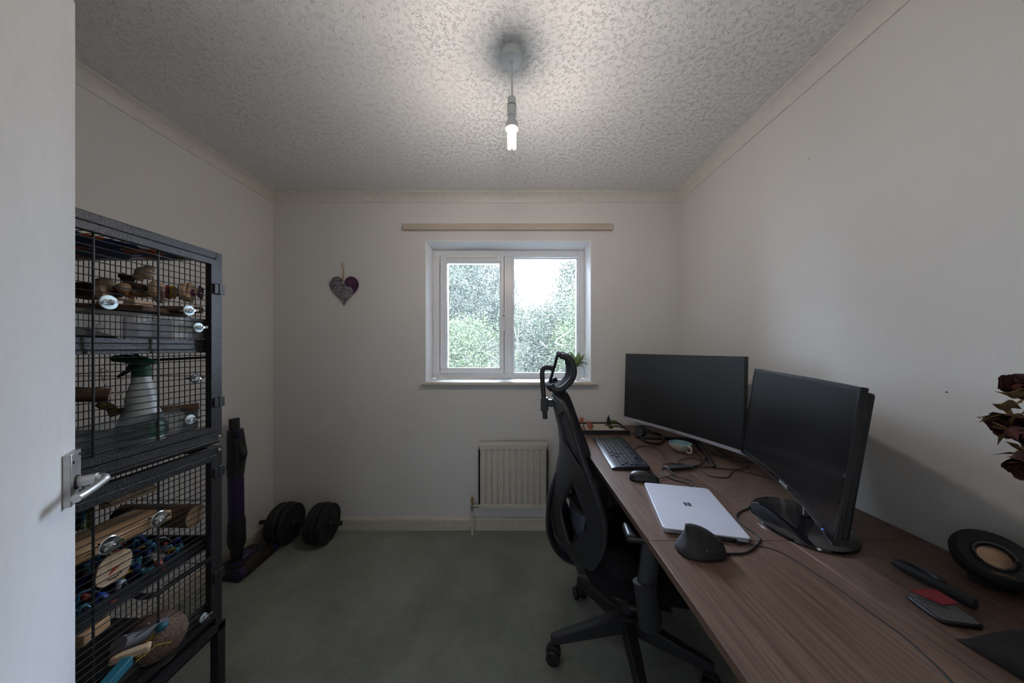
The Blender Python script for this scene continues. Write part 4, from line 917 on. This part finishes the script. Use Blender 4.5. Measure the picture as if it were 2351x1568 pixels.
# ------------------------------------------------------------------ pet cage
CX0, CX1, CY0, CY1 = -1.640, -1.015, .30, 1.065
cage = thing('pet_cage', (-1.33, .68, 0), 'tall black two-storey wire pet cage on legs against the left wall', 'cage')
UZ0, UZ1, LZ0, LZ1 = .955, 1.592, .325, .925; q = .022
def cuboidframe(z0, z1, name):
    b = MB()
    for x in (CX0, CX1-q):
        for y in (CY0, CY1-q): b.box(x, x+q, y, y+q, z0, z1)
    for z in (z0, z1-q):
        for x in (CX0, CX1-q): b.box(x, x+q, CY0+q, CY1-q, z, z+q)
        for y in (CY0, CY1-q): b.box(CX0+q, CX1-q, y, y+q, z, z+q)
    return b.build(name, 'hammer', cage, bevel=.001, smooth=0)
cuboidframe(UZ0, UZ1, 'upper_frame'); cuboidframe(LZ0-.03, LZ1, 'lower_frame')
def bars_panel(kind, z0, z1, parent=None):
    b = MB()
    r = .00135
    if kind == 'far' or kind == 'near':
        y = CY1-.006 if kind == 'far' else CY0+.006
        n = int((CX1-CX0-.04)/.0185)
        for i in range(n+1): x = CX0+.02+i*.0185; b.tube([(x, y, z0), (x, y, z1)], r, 5, caps=False)
        for z in (z0+(z1-z0)*.33, z0+(z1-z0)*.70): b.tube([(CX0+.01, y-.002, z), (CX1-.01, y-.002, z)], r, 5)
    if kind == 'back':
        n = int((CY1-CY0-.04)/.0185)
        for i in range(n+1): y = CY0+.02+i*.0185; b.tube([(CX0+.006, y, z0), (CX0+.006, y, z1)], r, 5, caps=False)
        for z in (z0+(z1-z0)*.33, z0+(z1-z0)*.70): b.tube([(CX0+.008, CY0+.01, z), (CX0+.008, CY1-.01, z)], r, 5)
    if kind == 'roof':
        z = z0
        n = int((CY1-CY0-.04)/.0215)
        for i in range(n+1): y = CY0+.02+i*.0215; b.tube([(CX0+.01, y, z), (CX1-.01, y, z)], r, 5, caps=False)
        for i in range(9): x = CX0+.05+i*.068; b.tube([(x, CY0+.01, z+.002), (x, CY1-.01, z+.002)], r, 5, caps=False)
    return b.build('bar_panel', 'wire', cage, smooth=0)
for z0, z1 in ((UZ0+.01, UZ1-.01), (LZ0, LZ1-.01)):
    for kd in ('far', 'near', 'back'): bars_panel(kd, z0, z1)
bars_panel('roof', UZ1-.012, 0)
def cagedoor(z0, z1, latch):
    x0, x1 = CX1-.014, CX1+.006; y0, y1 = CY0+.026, CY1-.026; s_ = .018
    b = MB()
    b.box(x0, x1, y0, y1, z0, z0+s_); b.box(x0, x1, y0, y1, z1-s_, z1); b.box(x0, x1, y0, y0+s_, z0+s_, z1-s_); b.box(x0, x1, y1-s_, y1, z0+s_, z1-s_)
    d = b.build('door', 'hammer', cage, bevel=.001, smooth=0)
    b = MB(); n = int((z1-z0-.04)/.0182)
    for i in range(n+1): z = z0+.024+i*.0182; b.tube([(x0+.006, y0+.01, z), (x0+.006, y1-.01, z)], .0013, 5, caps=False)
    b.build('door_bars', 'wire', d, smooth=0)
    b = MB()
    for y in (.745, .882, .608, .471): b.tube([(x0+.004, y, z0+.01), (x0+.004, y, z1-.01)], .0028, 6, caps=False)
    b.build('door_stay', 'wire', d, smooth=60)
    for z in (z0+.10, z1-.10) if z1 > 1.2 else (z0+.14, z1-.06):
        h_ = MB().box(x1-.004, x1+.006, y1-.012, y1+.004, z-.016, z+.016); h_.box(x1-.002, x1+.006, y1+.006, y1+.024, z-.016, z+.016); h_.cyl((x1+.004, y1+.005, z-.018), (x1+.004, y1+.005, z+.018), .0045, n=10)
        h_.build('hinge', 'hammer', cage, bevel=.001)
    return d
cagedoor(UZ0+.026, UZ1-.026, 0); cagedoor(LZ0+.026, LZ1-.022, 0)
MB().tube([(CX1+.008, CY0+.03, UZ0-.005), (CX1+.008, CY1-.025, UZ0-.005)], .0085, 12).build('tray_rail', 'blk_gloss', cage)
for z in (UZ0+.006, UZ0-.040, LZ0-.018): MB().lathe([(.004, .004), (.0055, .002), (.0055, 0)], (CX1, CY1-.010, z), (1, 0, 0), n=12).build('bolt_head', 'chrome', cage)
# floor trays and shelves
MB().box(CX0+.01, CX1-.016, CY0+.01, CY1-.016, UZ0+.012, UZ0+.030).build('upper_floor_tray', 'blk_matte', cage, bevel=.003)
MB().box(CX0+.01, CX1-.016, CY0+.01, CY1-.016, LZ0-.004, LZ0+.014).build('lower_floor_tray', 'blk_matte', cage, bevel=.003)
b = MB(); b.box(CX0+.02, CX1-.020, CY0+.02, CY1-.018, 1.262, 1.270); b.box(CX0+.02, CX1-.020, CY1-.026, CY1-.018, 1.270, 1.295); b.box(CX1-.028, CX1-.020, CY0+.02, CY1-.026, 1.270, 1.292); b.box(CX1-.03, CX1-.018, CY0+.02, CY1-.018, 1.250, 1.262)
b.build('upper_shelf', 'hammer', cage, bevel=.001, smooth=0)
b = MB(); b.box(CX0+.02, CX1-.020, CY0+.02, CY1-.018, .588, .596); b.box(CX1-.030, CX1-.020, CY0+.02, CY1-.018, .596, .625); b.box(CX0+.02, CX1-.03, CY1-.026, CY1-.018, .596, .625)
b.build('lower_shelf', 'blk_matte', cage, bevel=.001, smooth=0)
# clear guards fixed inside the doors
xg = CX1-.018
for (y0, y1, z0, z1) in ((CY0+.03, CY1-.03, 1.296, 1.362), (CY0+.03, .998, 1.005, 1.080), (CY0+.03, CY1-.035, LZ0+.030, LZ0+.085)):
    MB().box(xg, xg+.003, y0, y1, z0, z1).build('clear_guard', 'acrylic', cage, smooth=0)
# stand legs
for x in (CX0-.006, CX1-.022):
    for y in (CY0-.004, CY1-.020): MB().box(x, x+.028, y, y+.026, 0, LZ0-.010).build('leg', 'hammer', cage, bevel=.001, smooth=0)
b = MB(); b.box(CX0, CX1+.006, CY0, CY1+.006, LZ0-.034, LZ0-.030); b.box(CX1, CX1+.006, CY0, CY1+.006, LZ0-.034, LZ0-.008); b.build('stand_rim', 'hammer', cage, smooth=0)
def washer(par, y, z, r=.018, m='steel', x=CX1+.007):
    o_ = MB().lathe([(.003, -.001), (r*.9, -.001), (r, 0), (r*.9, .0012), (.003, .002)], (x, y, z), (1, 0, 0), n=26).build('washer', m, par, smooth=12)
    b = MB().cyl((x-.03, y, z), (x+.018, y, z), .0032, n=10); b.lathe([(.0075, .002), (.0075, .008), (.005, .011)], (x, y, z), (1, 0, 0), n=6)
    b.obox((x+.008, y+.011, z+.002), (.3, 1, .1), (0, 0, 1), (1, 0, 0), .008, .0035, .0012); b.obox((x+.008, y-.011, z-.002), (-.3, 1, .1), (0, 0, 1), (1, 0, 0), .008, .0035, .0012)
    b.build('wing_nut', 'chrome', o_)
def yc(px): return (CX1+.007)*-F/(1177-px)*-1 if False else abs(CX1+.007)*F/(1177-px)
def zc_(px, py): Y = yc(px); return HC-(py-798)*Y/F
# --- contents
def P2(x, y, X):        # point of the photograph on the upright plane at X (left side of the room)
    Y = abs(X)*F/(1177-x); return Vector((X, Y, HC-(y-798)*Y/F))
hm = thing('hammock', (-1.25, .86, 1.54), 'blue fleece hammock with orange pattern hanging from the cage roof', 'hammock')
MB().grid(lambda a, e: (-1.10-.34*a, .60+.40*e, 1.570-.030*math.sin(math.pi*a)*(1-.6*e)-.020*(1-e)), 14, 14).build('fabric', 'hammock', hm, solid_=.004)
for x, y in ((-1.10, .60), (-1.44, .60), (-1.10, 1.0), (-1.44, 1.0)):
    MB().tube(smoothpts([(x, y, 1.55 if y < .8 else 1.568), (x+.004, y, 1.575), (x, y+.006, 1.585)], 4), .0015, 6).build('hook', 'chrome', hm)
# string of wooden pieces across the top storey
def strung(seq, label, a, c, name='wooden_toy_string'):
    a, c = Vector(a), Vector(c); t_ = thing(name, (a+c)/2, label, 'cage toy'); d = (c-a).normalized()
    MB().tube([a, c], .0012, 5).build('wire', 'wire', t_)
    for (f_, kind, sz, m, nm) in seq:
        p_ = a.lerp(c, f_); sz *= 1.2
        if kind == 'bead': MB().ell(p_, (sz, sz, sz*.95), 14, 9).build(nm, m, t_)
        if kind == 'disc': MB().lathe([(.002, -sz*.22), (sz*.95, -sz*.22), (sz, -sz*.18), (sz, sz*.18), (sz*.95, sz*.22), (.002, sz*.22)], p_, (d+Vector((0, 0, random.uniform(-.15, .15)))), n=22).build(nm, m, t_)
        if kind == 'chip': 
            e_ = d.cross(Vector((0, 0, 1))).normalized(); e2 = (Vector((0, 0, 1))+e_*random.uniform(-.6, .6)).normalized(); MB().obox(p_, d+Vector((0, 0, .2)), e2, d.cross(e2), .0022, sz, sz*.7).build(nm, m, t_, bevel=.001)
        if kind == 'block': MB().obox(p_, d, (0, 0, 1), d.cross(Vector((0, 0, 1))), sz, sz*.8, sz*.8).build(nm, m, t_, bevel=.003)
    return t_
strung([(.02, 'bead', .013, 'bark', 'bead'), (.14, 'block', .024, 'bark', 'block'), (.24, 'disc', .034, 'pale', 'wood_disc'), (.31, 'chip', .016, 'bark', 'chip'), (.37, 'bead', .014, 'pale', 'bead'), (.415, 'chip', .020, 'orange', 'orange_chip'), (.46, 'bead', .014, 'pale', 'bead'), (.495, 'bead', .0145, 'pale', 'bead'), (.53, 'bead', .0145, 'pale', 'bead'), (.565, 'chip', .012, 'crimson', 'red_chip'), (.62, 'disc', .029, 'pale', 'wood_disc'), (.70, 'chip', .017, 'crimson', 'red_chip'), (.735, 'chip', .016, 'yellow', 'yellow_chip'), (.77, 'bead', .011, 'pale', 'bead'), (.805, 'chip', .019, 'teal', 'teal_chip'), (.845, 'disc', .026, 'pale', 'wood_disc'), (.885, 'chip', .024, 'pale', 'thin_chip'), (.91, 'bead', .009, 'magenta', 'bead'), (.94, 'bead', .009, 'pale', 'bead'), (.965, 'chip', .016, 'purplebruise', 'dark_chip')],
       'string of wooden discs, beads and coloured chips across the top storey of the cage', P(168, 668, .90), P(470, 672, 1.02))
strung([(.12, 'bead', .011, 'pale', 'bead'), (.27, 'bead', .017, 'pale', 'bead'), (.40, 'bead', .012, 'pale', 'bead'), (.80, 'bead', .015, 'pale', 'bead')], 'short diagonal string of round wooden beads below the cage roof', P(352, 610, .985), P(268, 676, .92), 'bead_string')
cp = P(300, 655, .95); b = MB(); b.tube([P(280, 632, .95), P(292, 640, .95), cp, P(325, 662, .95), P(334, 668, .95)], [.010, .014, .013, .014, .009], 9); tag(b.build('driftwood_piece', 'bark'), 'knobbly brown driftwood crossing the short bead string', 'wood piece')
# bridge of hollow sticks + bolts
br = thing('stick_bridge', P(320, 712, .93), 'ledge of hollow bamboo sticks inside the top storey door', 'perch')
for i, (px_, py_) in enumerate(((402, 713), (418, 713), (464, 712))):
    e_ = P(px_, py_, .985); s0 = Vector((e_.x-.20, e_.y-.10, e_.z-.004))
    MB().lathe([(.0075, .02), (.0075, 0), (.0105, 0), (.0105, .22), (.0075, .22)], e_, (s0-e_), n=16, caps=False).build('stick', 'bark', br)
MB().obox(P(260, 712, .90), (.9, .35, 0), (-.35, .9, 0), (0, 0, 1), .12, .10, .008).build('plank', 'bark', br, bevel=.003)
washer(br, yc(250), zc_(250, 694), .0185); washer(br, yc(434), zc_(434, 713), .017); washer(br, yc(456), zc_(456, 752), .016)
pd = P(290, 705, .86)
b = MB(); b.obox(P(290, 700, .87), (1, .3, 0), (-.3, 1, 0), (0, 0, 1), .040, .03, .014); tag(b.build('drilled_block', 'pale', bevel=.002), 'pale chewed wooden block on the ledge behind the largest washer', 'wood block')
# fleece things behind the top guard
tag(MB().grid(lambda a, e: (-1.09-.30*e, .50+.42*a, 1.272+.075*math.sin(math.pi*min(1, a*1.05))**.6*math.sin(math.pi*e)**.5+.006*math.sin(a*40)), 26, 14).build('fleece_tunnel', 'darkfleece', solid_=.004), 'dark brown fleece hide bunched behind the upper clear guard', 'fleece')
tag(MB().grid(lambda a, e: (-1.045-.05*math.sin(3*a)-.01*math.sin(14*a), .825+.125*a, 1.272+.075*e+.006*math.sin(9*a)*e), 16, 6).build('lilac_cloth', 'lilac', solid_=.003), 'folded pale lilac cloth behind the upper clear guard', 'cloth')
tag(MB().grid(lambda a, e: (-1.06-.10*e, .935+.09*a, 1.272+.016*math.sin(math.pi*a)*math.sin(math.pi*e)**.5+.001), 12, 8).build('teal_cloth', 'teal', solid_=.003), 'small heap of grey-teal cloth at the far end of the upper shelf', 'cloth')
tag(MB().add([P2(220, 743, -1.036), P2(236, 744, -1.036), P2(241, 758, -1.036), P2(218, 760, -1.036)], [(0, 1, 2, 3)]).build('tape_piece', 'paper', solid_=.0006), 'small torn piece of white tape stuck on the upper clear guard', 'tape')
# spray bottle
sb = thing('spray_bottle', (-1.10, .885, UZ0+.03), 'translucent white spray bottle with a green trigger standing in the cage', 'spray bottle')
bx = P(326, 900, .885).x; z0 = UZ0+.0305
MB().lathe([(.034, 0), (.045, .004), (.049, .025), (.049, .055), (.041, .085), (.031, .112), (.033, .130), (.027, .160), (.019, .190), (.0155, .205)], (bx, .885, z0), n=28).build('bottle_body', 'bottle', sb)
MB().lathe([(.0505, .030), (.0505, .060), (.047, .070)], (bx, .885, z0-.004), n=28, caps=False).build('paper_label', 'green', sb)
text('Johnsons', .009, (bx+.030, .885-.043, z0+.052), (.8, .55, 0), (0, 0, 1), 'text', 'maker_name', sb, .0003)
MB().lathe([(.018, .198), (.0185, .202), (.0185, .226), (.015, .230)], (bx, .885, z0), n=22).build('screw_collar', 'green', sb)
b = MB(); d = Vector((-.93, -.30, 0)).normalized(); o_ = Vector((bx, .885, z0))
b.tube([o_+d*-.030+Vector((0, 0, .238)), o_+Vector((0, 0, .243)), o_+d*.035+Vector((0, 0, .250)), o_+d*.062+Vector((0, 0, .250))], [.006, .014, .0125, .0085], 12); b.cyl(o_+Vector((0, 0, .225)), o_+Vector((0, 0, .245)), .014)
b.build('spray_head', 'green', sb)
MB().tube([o_+d*.020+Vector((0, 0, .236)), o_+d*.030+Vector((0, 0, .215)), o_+d*.052+Vector((0, 0, .198))], [.007, .006, .0035], 8).build('trigger', 'green', sb)
# perches of the upper unit
lg = thing('log_perch', P2(215, 908, -1.10), 'brown cut log perch at the door-side of the upper storey', 'perch')
a_ = P(150, 905, .78); e_ = P(252, 907, .83); MB().tube([a_, e_], [.020, .018], 14).build('log', 'bark', lg); MB().lathe([(.0005, .0003), (.016, .0003), (.0165, -.002)], e_, (e_-a_), n=16).build('cut_end', 'pale', lg)
b = MB(); b.tube([P(226, 926, .84), P(240, 932, .85), P(255, 936, .86), P(262, 950, .86), P(275, 944, .87), P(298, 938, .88)], [.009, .012, .010, .012, .010, .008], 8)
tag(b.build('twisted_root', 'sepal'), 'twisted tan root chew under the cut log perch', 'wood piece')
bp_ = thing('branch_perch', P(400, 940, .95), 'round branch perch running back from the bolt above the middle guard', 'perch')
a_ = P(322, 952, .90); e_ = P(458, 932, .985); MB().tube([a_, e_], [.017, .0105], 14).build('branch', 'bark', bp_); MB().lathe([(.0005, .0004), (.010, .0004), (.0105, -.002)], e_, (e_-a_), n=14).build('cap_washer', 'steel', bp_)
tag(MB().tube(smoothpts([P(252, 852, .84), P(238, 847, .83), P(232, 850, .83), P(240, 878, .84), P(262, 902, .85), P(278, 904, .86), P(304, 888, .87), P(314, 868, .87), P(316, 845, .87), P(308, 842, .87), P(304, 852, .87)], 6), .0013, 6).build('cord_loop', 'plastic_bright'), 'white cord looped across the upper storey bars', 'cord')
tag(MB().tube(smoothpts([P(296, 800, .93), P(310, 812, .93), P(330, 824, .95), P(360, 826, .97), P(482, 820, 1.03)], 6), .004, 8).build('black_hose', 'cable'), 'black bent tube crossing above the spray bottle', 'tube')
hk = thing('feeder_disc', P2(448, 869, CX1+.006), 'small round black washer bolted to the upper door bars', 'washer')
washer(hk, yc(448), zc_(448, 869), .015, 'blk'); 
hk = thing('guard_washer', P2(437, 963, CX1+.006), 'round silver washer with wing nut on the middle clear guard', 'washer')
washer(hk, yc(437), zc_(437, 963), .015)
tag(MB().grid(lambda a, e: (-1.045-.45*e, .42+.50*a, UZ0+.032+.012*math.sin(a*19)*math.sin(e*13)+.030*math.exp(-((a-.45)/.3)**2)*math.sin(math.pi*e)), 24, 14).build('floor_fleece', 'greyfleece', solid_=.004), 'crumpled grey fleece covering the floor of the upper storey', 'fleece')
# lower unit
pk = thing('plank_shelf', (-1.10, .80, .77), 'pale pine plank shelf bolted inside the lower door', 'shelf')
MB().box(-1.150, -1.034, .545, .925, .748, .776).build('plank', 'pine', pk, bevel=.002)
washer(pk, yc(366), zc_(366, 1191), .0215, 'chrome'); washer(pk, yc(252), zc_(252, 1251), .0215, 'chrome')
lg = thing('thick_log', P(420, 1185, 1.0), 'thick dark log with a pale cut end behind the pine plank', 'log')
e_ = P(449, 1184, 1.012); a_ = e_+Vector((-.22, -.02, .012)); MB().tube([a_, e_], [.034, .0355], 20).build('log', 'bark', lg); MB().lathe([(.0005, .0006), (.0335, .0006), (.035, -.002)], e_, (e_-a_), n=26).build('cut_end', 'pale', lg)
rp = thing('rope_perch', P(300, 1135, .88), 'frayed sisal rope perch near the top of the lower storey', 'perch')
MB().tube([P(236, 1160, .82), P(262, 1152, .84), P(352, 1120, .93)], [.011, .012, .0115], 14).build('rope', 'sisal', rp)
b = MB()
for k in range(40): q_ = P(236+random.uniform(-10, 22), 1156+random.uniform(-8, 8), .82+random.uniform(-.015, .015)); b.tube([P(246, 1157, .82), q_], .0008, 4)
b.build('frayed_end', 'sepal', rp)
tag(MB().grid(lambda a, e: P(165+46*a, 1168+48*e+3*math.sin(a*6), .80+.01*math.sin(a*9)), 10, 8).build('star_cloth', 'starfleece', solid_=.003), 'blue cloth with small yellow spots hanging beside the door edge', 'cloth')
mt = thing('fleece_strip_mat', (-1.2, .82, .596), 'shallow mat of blue and yellow fleece strips on the lower shelf', 'foraging mat')
MB().box(-1.42, -1.05, .50, 1.03, .5965, .603).build('backing', 'darkfleece', mt, bevel=.002)
cols = ['sky', 'royal', 'yellow', 'snow', 'teal', 'scarlet', 'darkfleece', 'sky', 'royal']
packs = {c: MB() for c in set(cols)}
for k in range(330):
    x = random.uniform(-1.41, -1.06); y = random.uniform(.52, 1.02); c = random.choice(cols); h_ = random.uniform(.012, .040); an_ = random.uniform(0, 6.28); d = Vector((math.cos(an_), math.sin(an_), 0)); wv = Vector((-d.y, d.x, 0))*random.uniform(.005, .008); o_ = Vector((x, y, .603))
    L_ = random.uniform(.012, .026); pts = [o_, o_+d*L_*.3+Vector((0, 0, h_)), o_+d*L_+Vector((0, 0, h_*.9)), o_+d*L_*1.7+Vector((0, 0, h_*.25))]
    packs[c].add([p_-wv for p_ in pts]+[p_+wv for p_ in pts], [(i, i+1, i+5, i+4) for i in range(3)])
for c, b in packs.items():
    o_ = b.build('fleece_strips', c, mt, solid_=.0025); o_['kind'] = 'stuff'
fs_ = thing('wooden_face_tag', P2(262, 1303, -1.03), 'rounded wooden slice with a painted carrot-nose face hanging on twine', 'cage toy')
f0 = P2(262, 1303, -1.034); 
b = MB(); pl_ = [(y*.036, z*.038) for (y, z) in [(math.copysign(abs(math.cos(a))**.75, math.cos(a)), math.copysign(abs(math.sin(a))**.75, math.sin(a))) for a in [2*math.pi*k/32 for k in range(32)]]]
b.prism(pl_, .006, lambda a, c, h: (f0.x-.004+h, f0.y+a+c*.15, f0.z+c-a*.1)); b.build('wood_slice', 'pale', fs_, bevel=.001)
b = MB()
for (a, c) in ((-.012, .002), (.014, .002), (-.012, -.022), (-.006, -.024), (0, -.0245), (.006, -.023), (.012, -.020)): b.ell((f0.x+.0028, f0.y+a, f0.z+c), (.0008, .0022, .0022), 8, 6)
b.build('painted_dots', 'blk', fs_)
MB().prism([(-.012, -.012), (.010, -.001), (-.004, .002)], .001, lambda a, c, h: (f0.x+.0022+h, f0.y+a, f0.z+c)).build('painted_nose', 'scarlet', fs_, smooth=0)
MB().tube(smoothpts([(f0.x, f0.y-.006, f0.z+.036), (f0.x-.004, f0.y-.002, f0.z+.06), (f0.x-.004, f0.y, f0.z+.075)], 4), .0014, 6).build('twine', 'sisal', fs_)
# bottom storey
cn = thing('coconut_hide', P(345, 1430, .90), 'brown half-coconut hide on the cage floor', 'hide')
c_ = P(352, 1425, .90); c_.z = LZ0+.085; b = MB(); b.ell(c_, (.075, .068, .062), 26, 16, jit=.015); b.build('shell', 'shell', cn)
for dx, dy in ((-.03, -.03), (.0, -.045)): MB().ell(c_+Vector((dx, dy, .042)), (.006, .004, .006)).build('hole', 'blk', cn)
MB().lathe([(.045, -.002), (.05, 0), (.045, .004)], (c_.x, c_.y, LZ0+.0185), n=24).build('base_ring', 'bark', cn)
bs = thing('grey_plastic_bowl', (-1.33, .78, LZ0+.02), 'grey plastic dish with a rolled rim on the cage floor', 'dish')
MB().lathe([(.06, 0), (.075, .004), (.088, .045), (.092, .048), (.088, .050), (.082, .045), (.070, .008), (.01, .006)], (-1.25, .70, LZ0+.015), n=32).build('bowl', mat('grey_dish', (.09, .09, .10), .5), bs)
tag(MB().tube([P(272, 1480, .80), P(310, 1468, .84), P(380, 1432, .90)], .018, 14).build('cardboard_roll', 'greyfleece'), 'grey-brown cardboard roll lying in front of the coconut hide', 'tube')
tag(MB().obox(P(208, 1450, .76), (1, .2, 0), (-.2, 1, 0), (0, 0, 1), .014, .03, .014).build('pine_offcut', 'pine', bevel=.002), 'small square pine offcut in the cage floor tray', 'wood block')
tag(MB().obox(P(262, 1552, .69), (1, .1, .1), (-.1, 1, .3), (0, 0, 1), .012, .028, .010).build('teal_wood_block', 'teal', bevel=.002), 'teal painted wooden block behind the lowest clear guard', 'wood block')
tag(MB().tube([P(338, 1432, .88), P(384, 1464, .90)], .0032, 8).build('dowel', 'pale'), 'thin pale dowel leaning on the coconut hide', 'stick')
for (px_, py_, r, m, lab) in ((372, 1438, .013, 'teal', 'round teal wooden bead by the coconut hide'), (354, 1455, .010, 'crimson', 'round crimson wooden bead by the coconut hide'), (324, 1478, .015, 'leafgreen', 'dark green wooden disc in the cage floor tray')):
    tag(MB().ell(P(px_, py_, .875), (r, r, r*.8)).build('wooden_bead', m), lab, 'bead')
b = MB()
for k in range(60):
    a0 = P(340, 1480, .86)+Vector((random.gauss(0, .008), random.gauss(0, .008), random.gauss(0, .012))); b.tube([a0, a0+Vector((random.gauss(0, .012), random.gauss(0, .012), random.gauss(0, .010)))], .0011, 4)
tag(b.build('raffia_tassel', 'yellow'), 'tangled yellow raffia tassel in front of the coconut hide', 'cage toy')
tag(MB().tube(smoothpts([P(300, 1360, .86), P(325, 1369, .88), P(360, 1363, .90), P(400, 1335, .95), P(486, 1280, 1.02)], 6), .0055, 8, ell=(1.4, .6)).build('curved_ramp', 'blk_matte'), 'curved black ramp edge under the lower shelf', 'ramp')
tag(MB().obox(P(300, 1500, .80), (1, .6, .05), (-.6, 1, 0), (0, 0, 1), .035, .010, .008).build('chewed_stick', 'pale', bevel=.003), 'pale chewed flat stick lying low in the cage', 'stick')
hk = thing('guard_washer', P2(467, 1418, CX1+.006), 'round washer and wing nut at the far end of the lowest clear guard', 'washer'); washer(hk, yc(467), zc_(467, 1418), .013)
# ------------------------------------------------------------------ outside: trees and bushes
def treeform(name, cx, cy, zc0, rx, ry, rz, nleaf, leaf, m, label, seed, nbr=26, z_ground=-.2, density=None):
    rnd = random.Random(seed); t_ = thing(name, (cx, cy, z_ground), label, 'tree' if 'tree' in name else 'bush', 'trees outside the window')
    b = MB(); b.tube([(cx, cy, z_ground), (cx+.1, cy, zc0-rz*.4), (cx, cy, zc0+rz*.5)], [.10, .06, .02], 8)
    tips = []
    for k in range(nbr):
        d = Vector((rnd.gauss(0, 1), rnd.gauss(0, 1), rnd.gauss(0, 1))).normalized(); st = Vector((cx, cy, zc0+rnd.uniform(-.6, .3)*rz))
        e = Vector((cx+d.x*rx*.95, cy+d.y*ry*.95, zc0+d.z*rz*.95)); mid = st.lerp(e, .5)+Vector((rnd.gauss(0, .15), rnd.gauss(0, .15), rnd.gauss(0, .15)))
        b.tube(smoothpts([st, mid, e], 3), [.020, .018, .014, .011, .008, .006, .004][:7], 5)
        tips.append((mid, e))
    b.build('branches', 'branch', t_, smooth=60)
    b = MB(); clumps = []
    for k in range(nleaf//45):
        while True:
            p_ = Vector((rnd.uniform(-1, 1), rnd.uniform(-1, 1), rnd.uniform(-1, 1)))
            if .25 < p_.length < 1: break
        c = Vector((cx+p_.x*rx, cy+p_.y*ry, zc0+p_.z*rz)); 
        cr = rnd.uniform(.07, .17)
        for j in range(45):
            q_ = c+Vector((rnd.gauss(0, cr), rnd.gauss(0, cr), rnd.gauss(0, cr*.8))); u_ = Vector((rnd.gauss(0, 1), rnd.gauss(0, 1), rnd.gauss(0, 1))).normalized()*leaf*rnd.uniform(.6, 1.3); v_ = u_.orthogonal().normalized()*leaf*.42
            b.v += [tuple(q_-u_*.6), tuple(q_+v_), tuple(q_+u_), tuple(q_-v_)]; n_ = len(b.v); b.f.append((n_-4, n_-3, n_-2, n_-1))
    b.build('foliage', m, t_, smooth=0)
M['branch'] = mat('pale_bark', (.30, .27, .24), .9, var=.3)
M['leaf_a'] = leafmat('leaf_light', (.026, .036, .009)); M['leaf_b'] = leafmat('leaf_mid', (.017, .024, .008)); M['leaf_c'] = leafmat('leaf_grey', (.021, .028, .015))
treeform('leafy_tree', -1.15, 6.2, 1.9, 1.35, 1.0, 1.75, 110000, .028, 'leaf_c', 'tall grey-green tree filling the left window pane', 1, 40)
treeform('leafy_tree', 1.55, 5.6, 1.9, .85, .9, 1.7, 66000, .027, 'leaf_b', 'tall tree rising at the right side of the window', 2, 30)
treeform('leafy_bush', -.75, 4.9, .75, .95, .6, .95, 60000, .021, 'leaf_a', 'bright green bush low in the left window pane', 3, 26)
treeform('leafy_bush', .55, 5.2, .95, .85, .7, 1.15, 66000, .022, 'leaf_b', 'mid-green bush with bare twigs low in the right window pane', 4, 50)
treeform('leafy_bush', 1.15, 4.6, 1.15, .55, .5, .95, 34000, .020, 'leaf_a', 'bright green bush at the right edge of the window', 5, 16)
treeform('leafy_tree', -3.4, 6.5, 1.7, 1.4, 1.0, 1.9, 9000, .035, 'leaf_b', 'tree standing left of the window view', 6, 20)
treeform('leafy_tree', 3.5, 6.3, 1.7, 1.4, 1.0, 1.9, 9000, .035, 'leaf_c', 'tree standing right of the window view', 7, 20)
treeform('leafy_bush', .1, 7.4, .75, 3.4, .6, 1.3, 30000, .042, 'leaf_c', 'hedge line farther behind the other bushes', 8, 20)
b = MB().box(-14, 14, 2.45, 20, -.30, -.20)  # unseen ground, set high and pale to bounce light up to the ceiling
struct('ground_outside', b, mat('bounce_ground', (.68, .68, .66), .9, var=.06), smooth=0)
for o in list(S.objects):
    if '_w' in o: del o['_w']
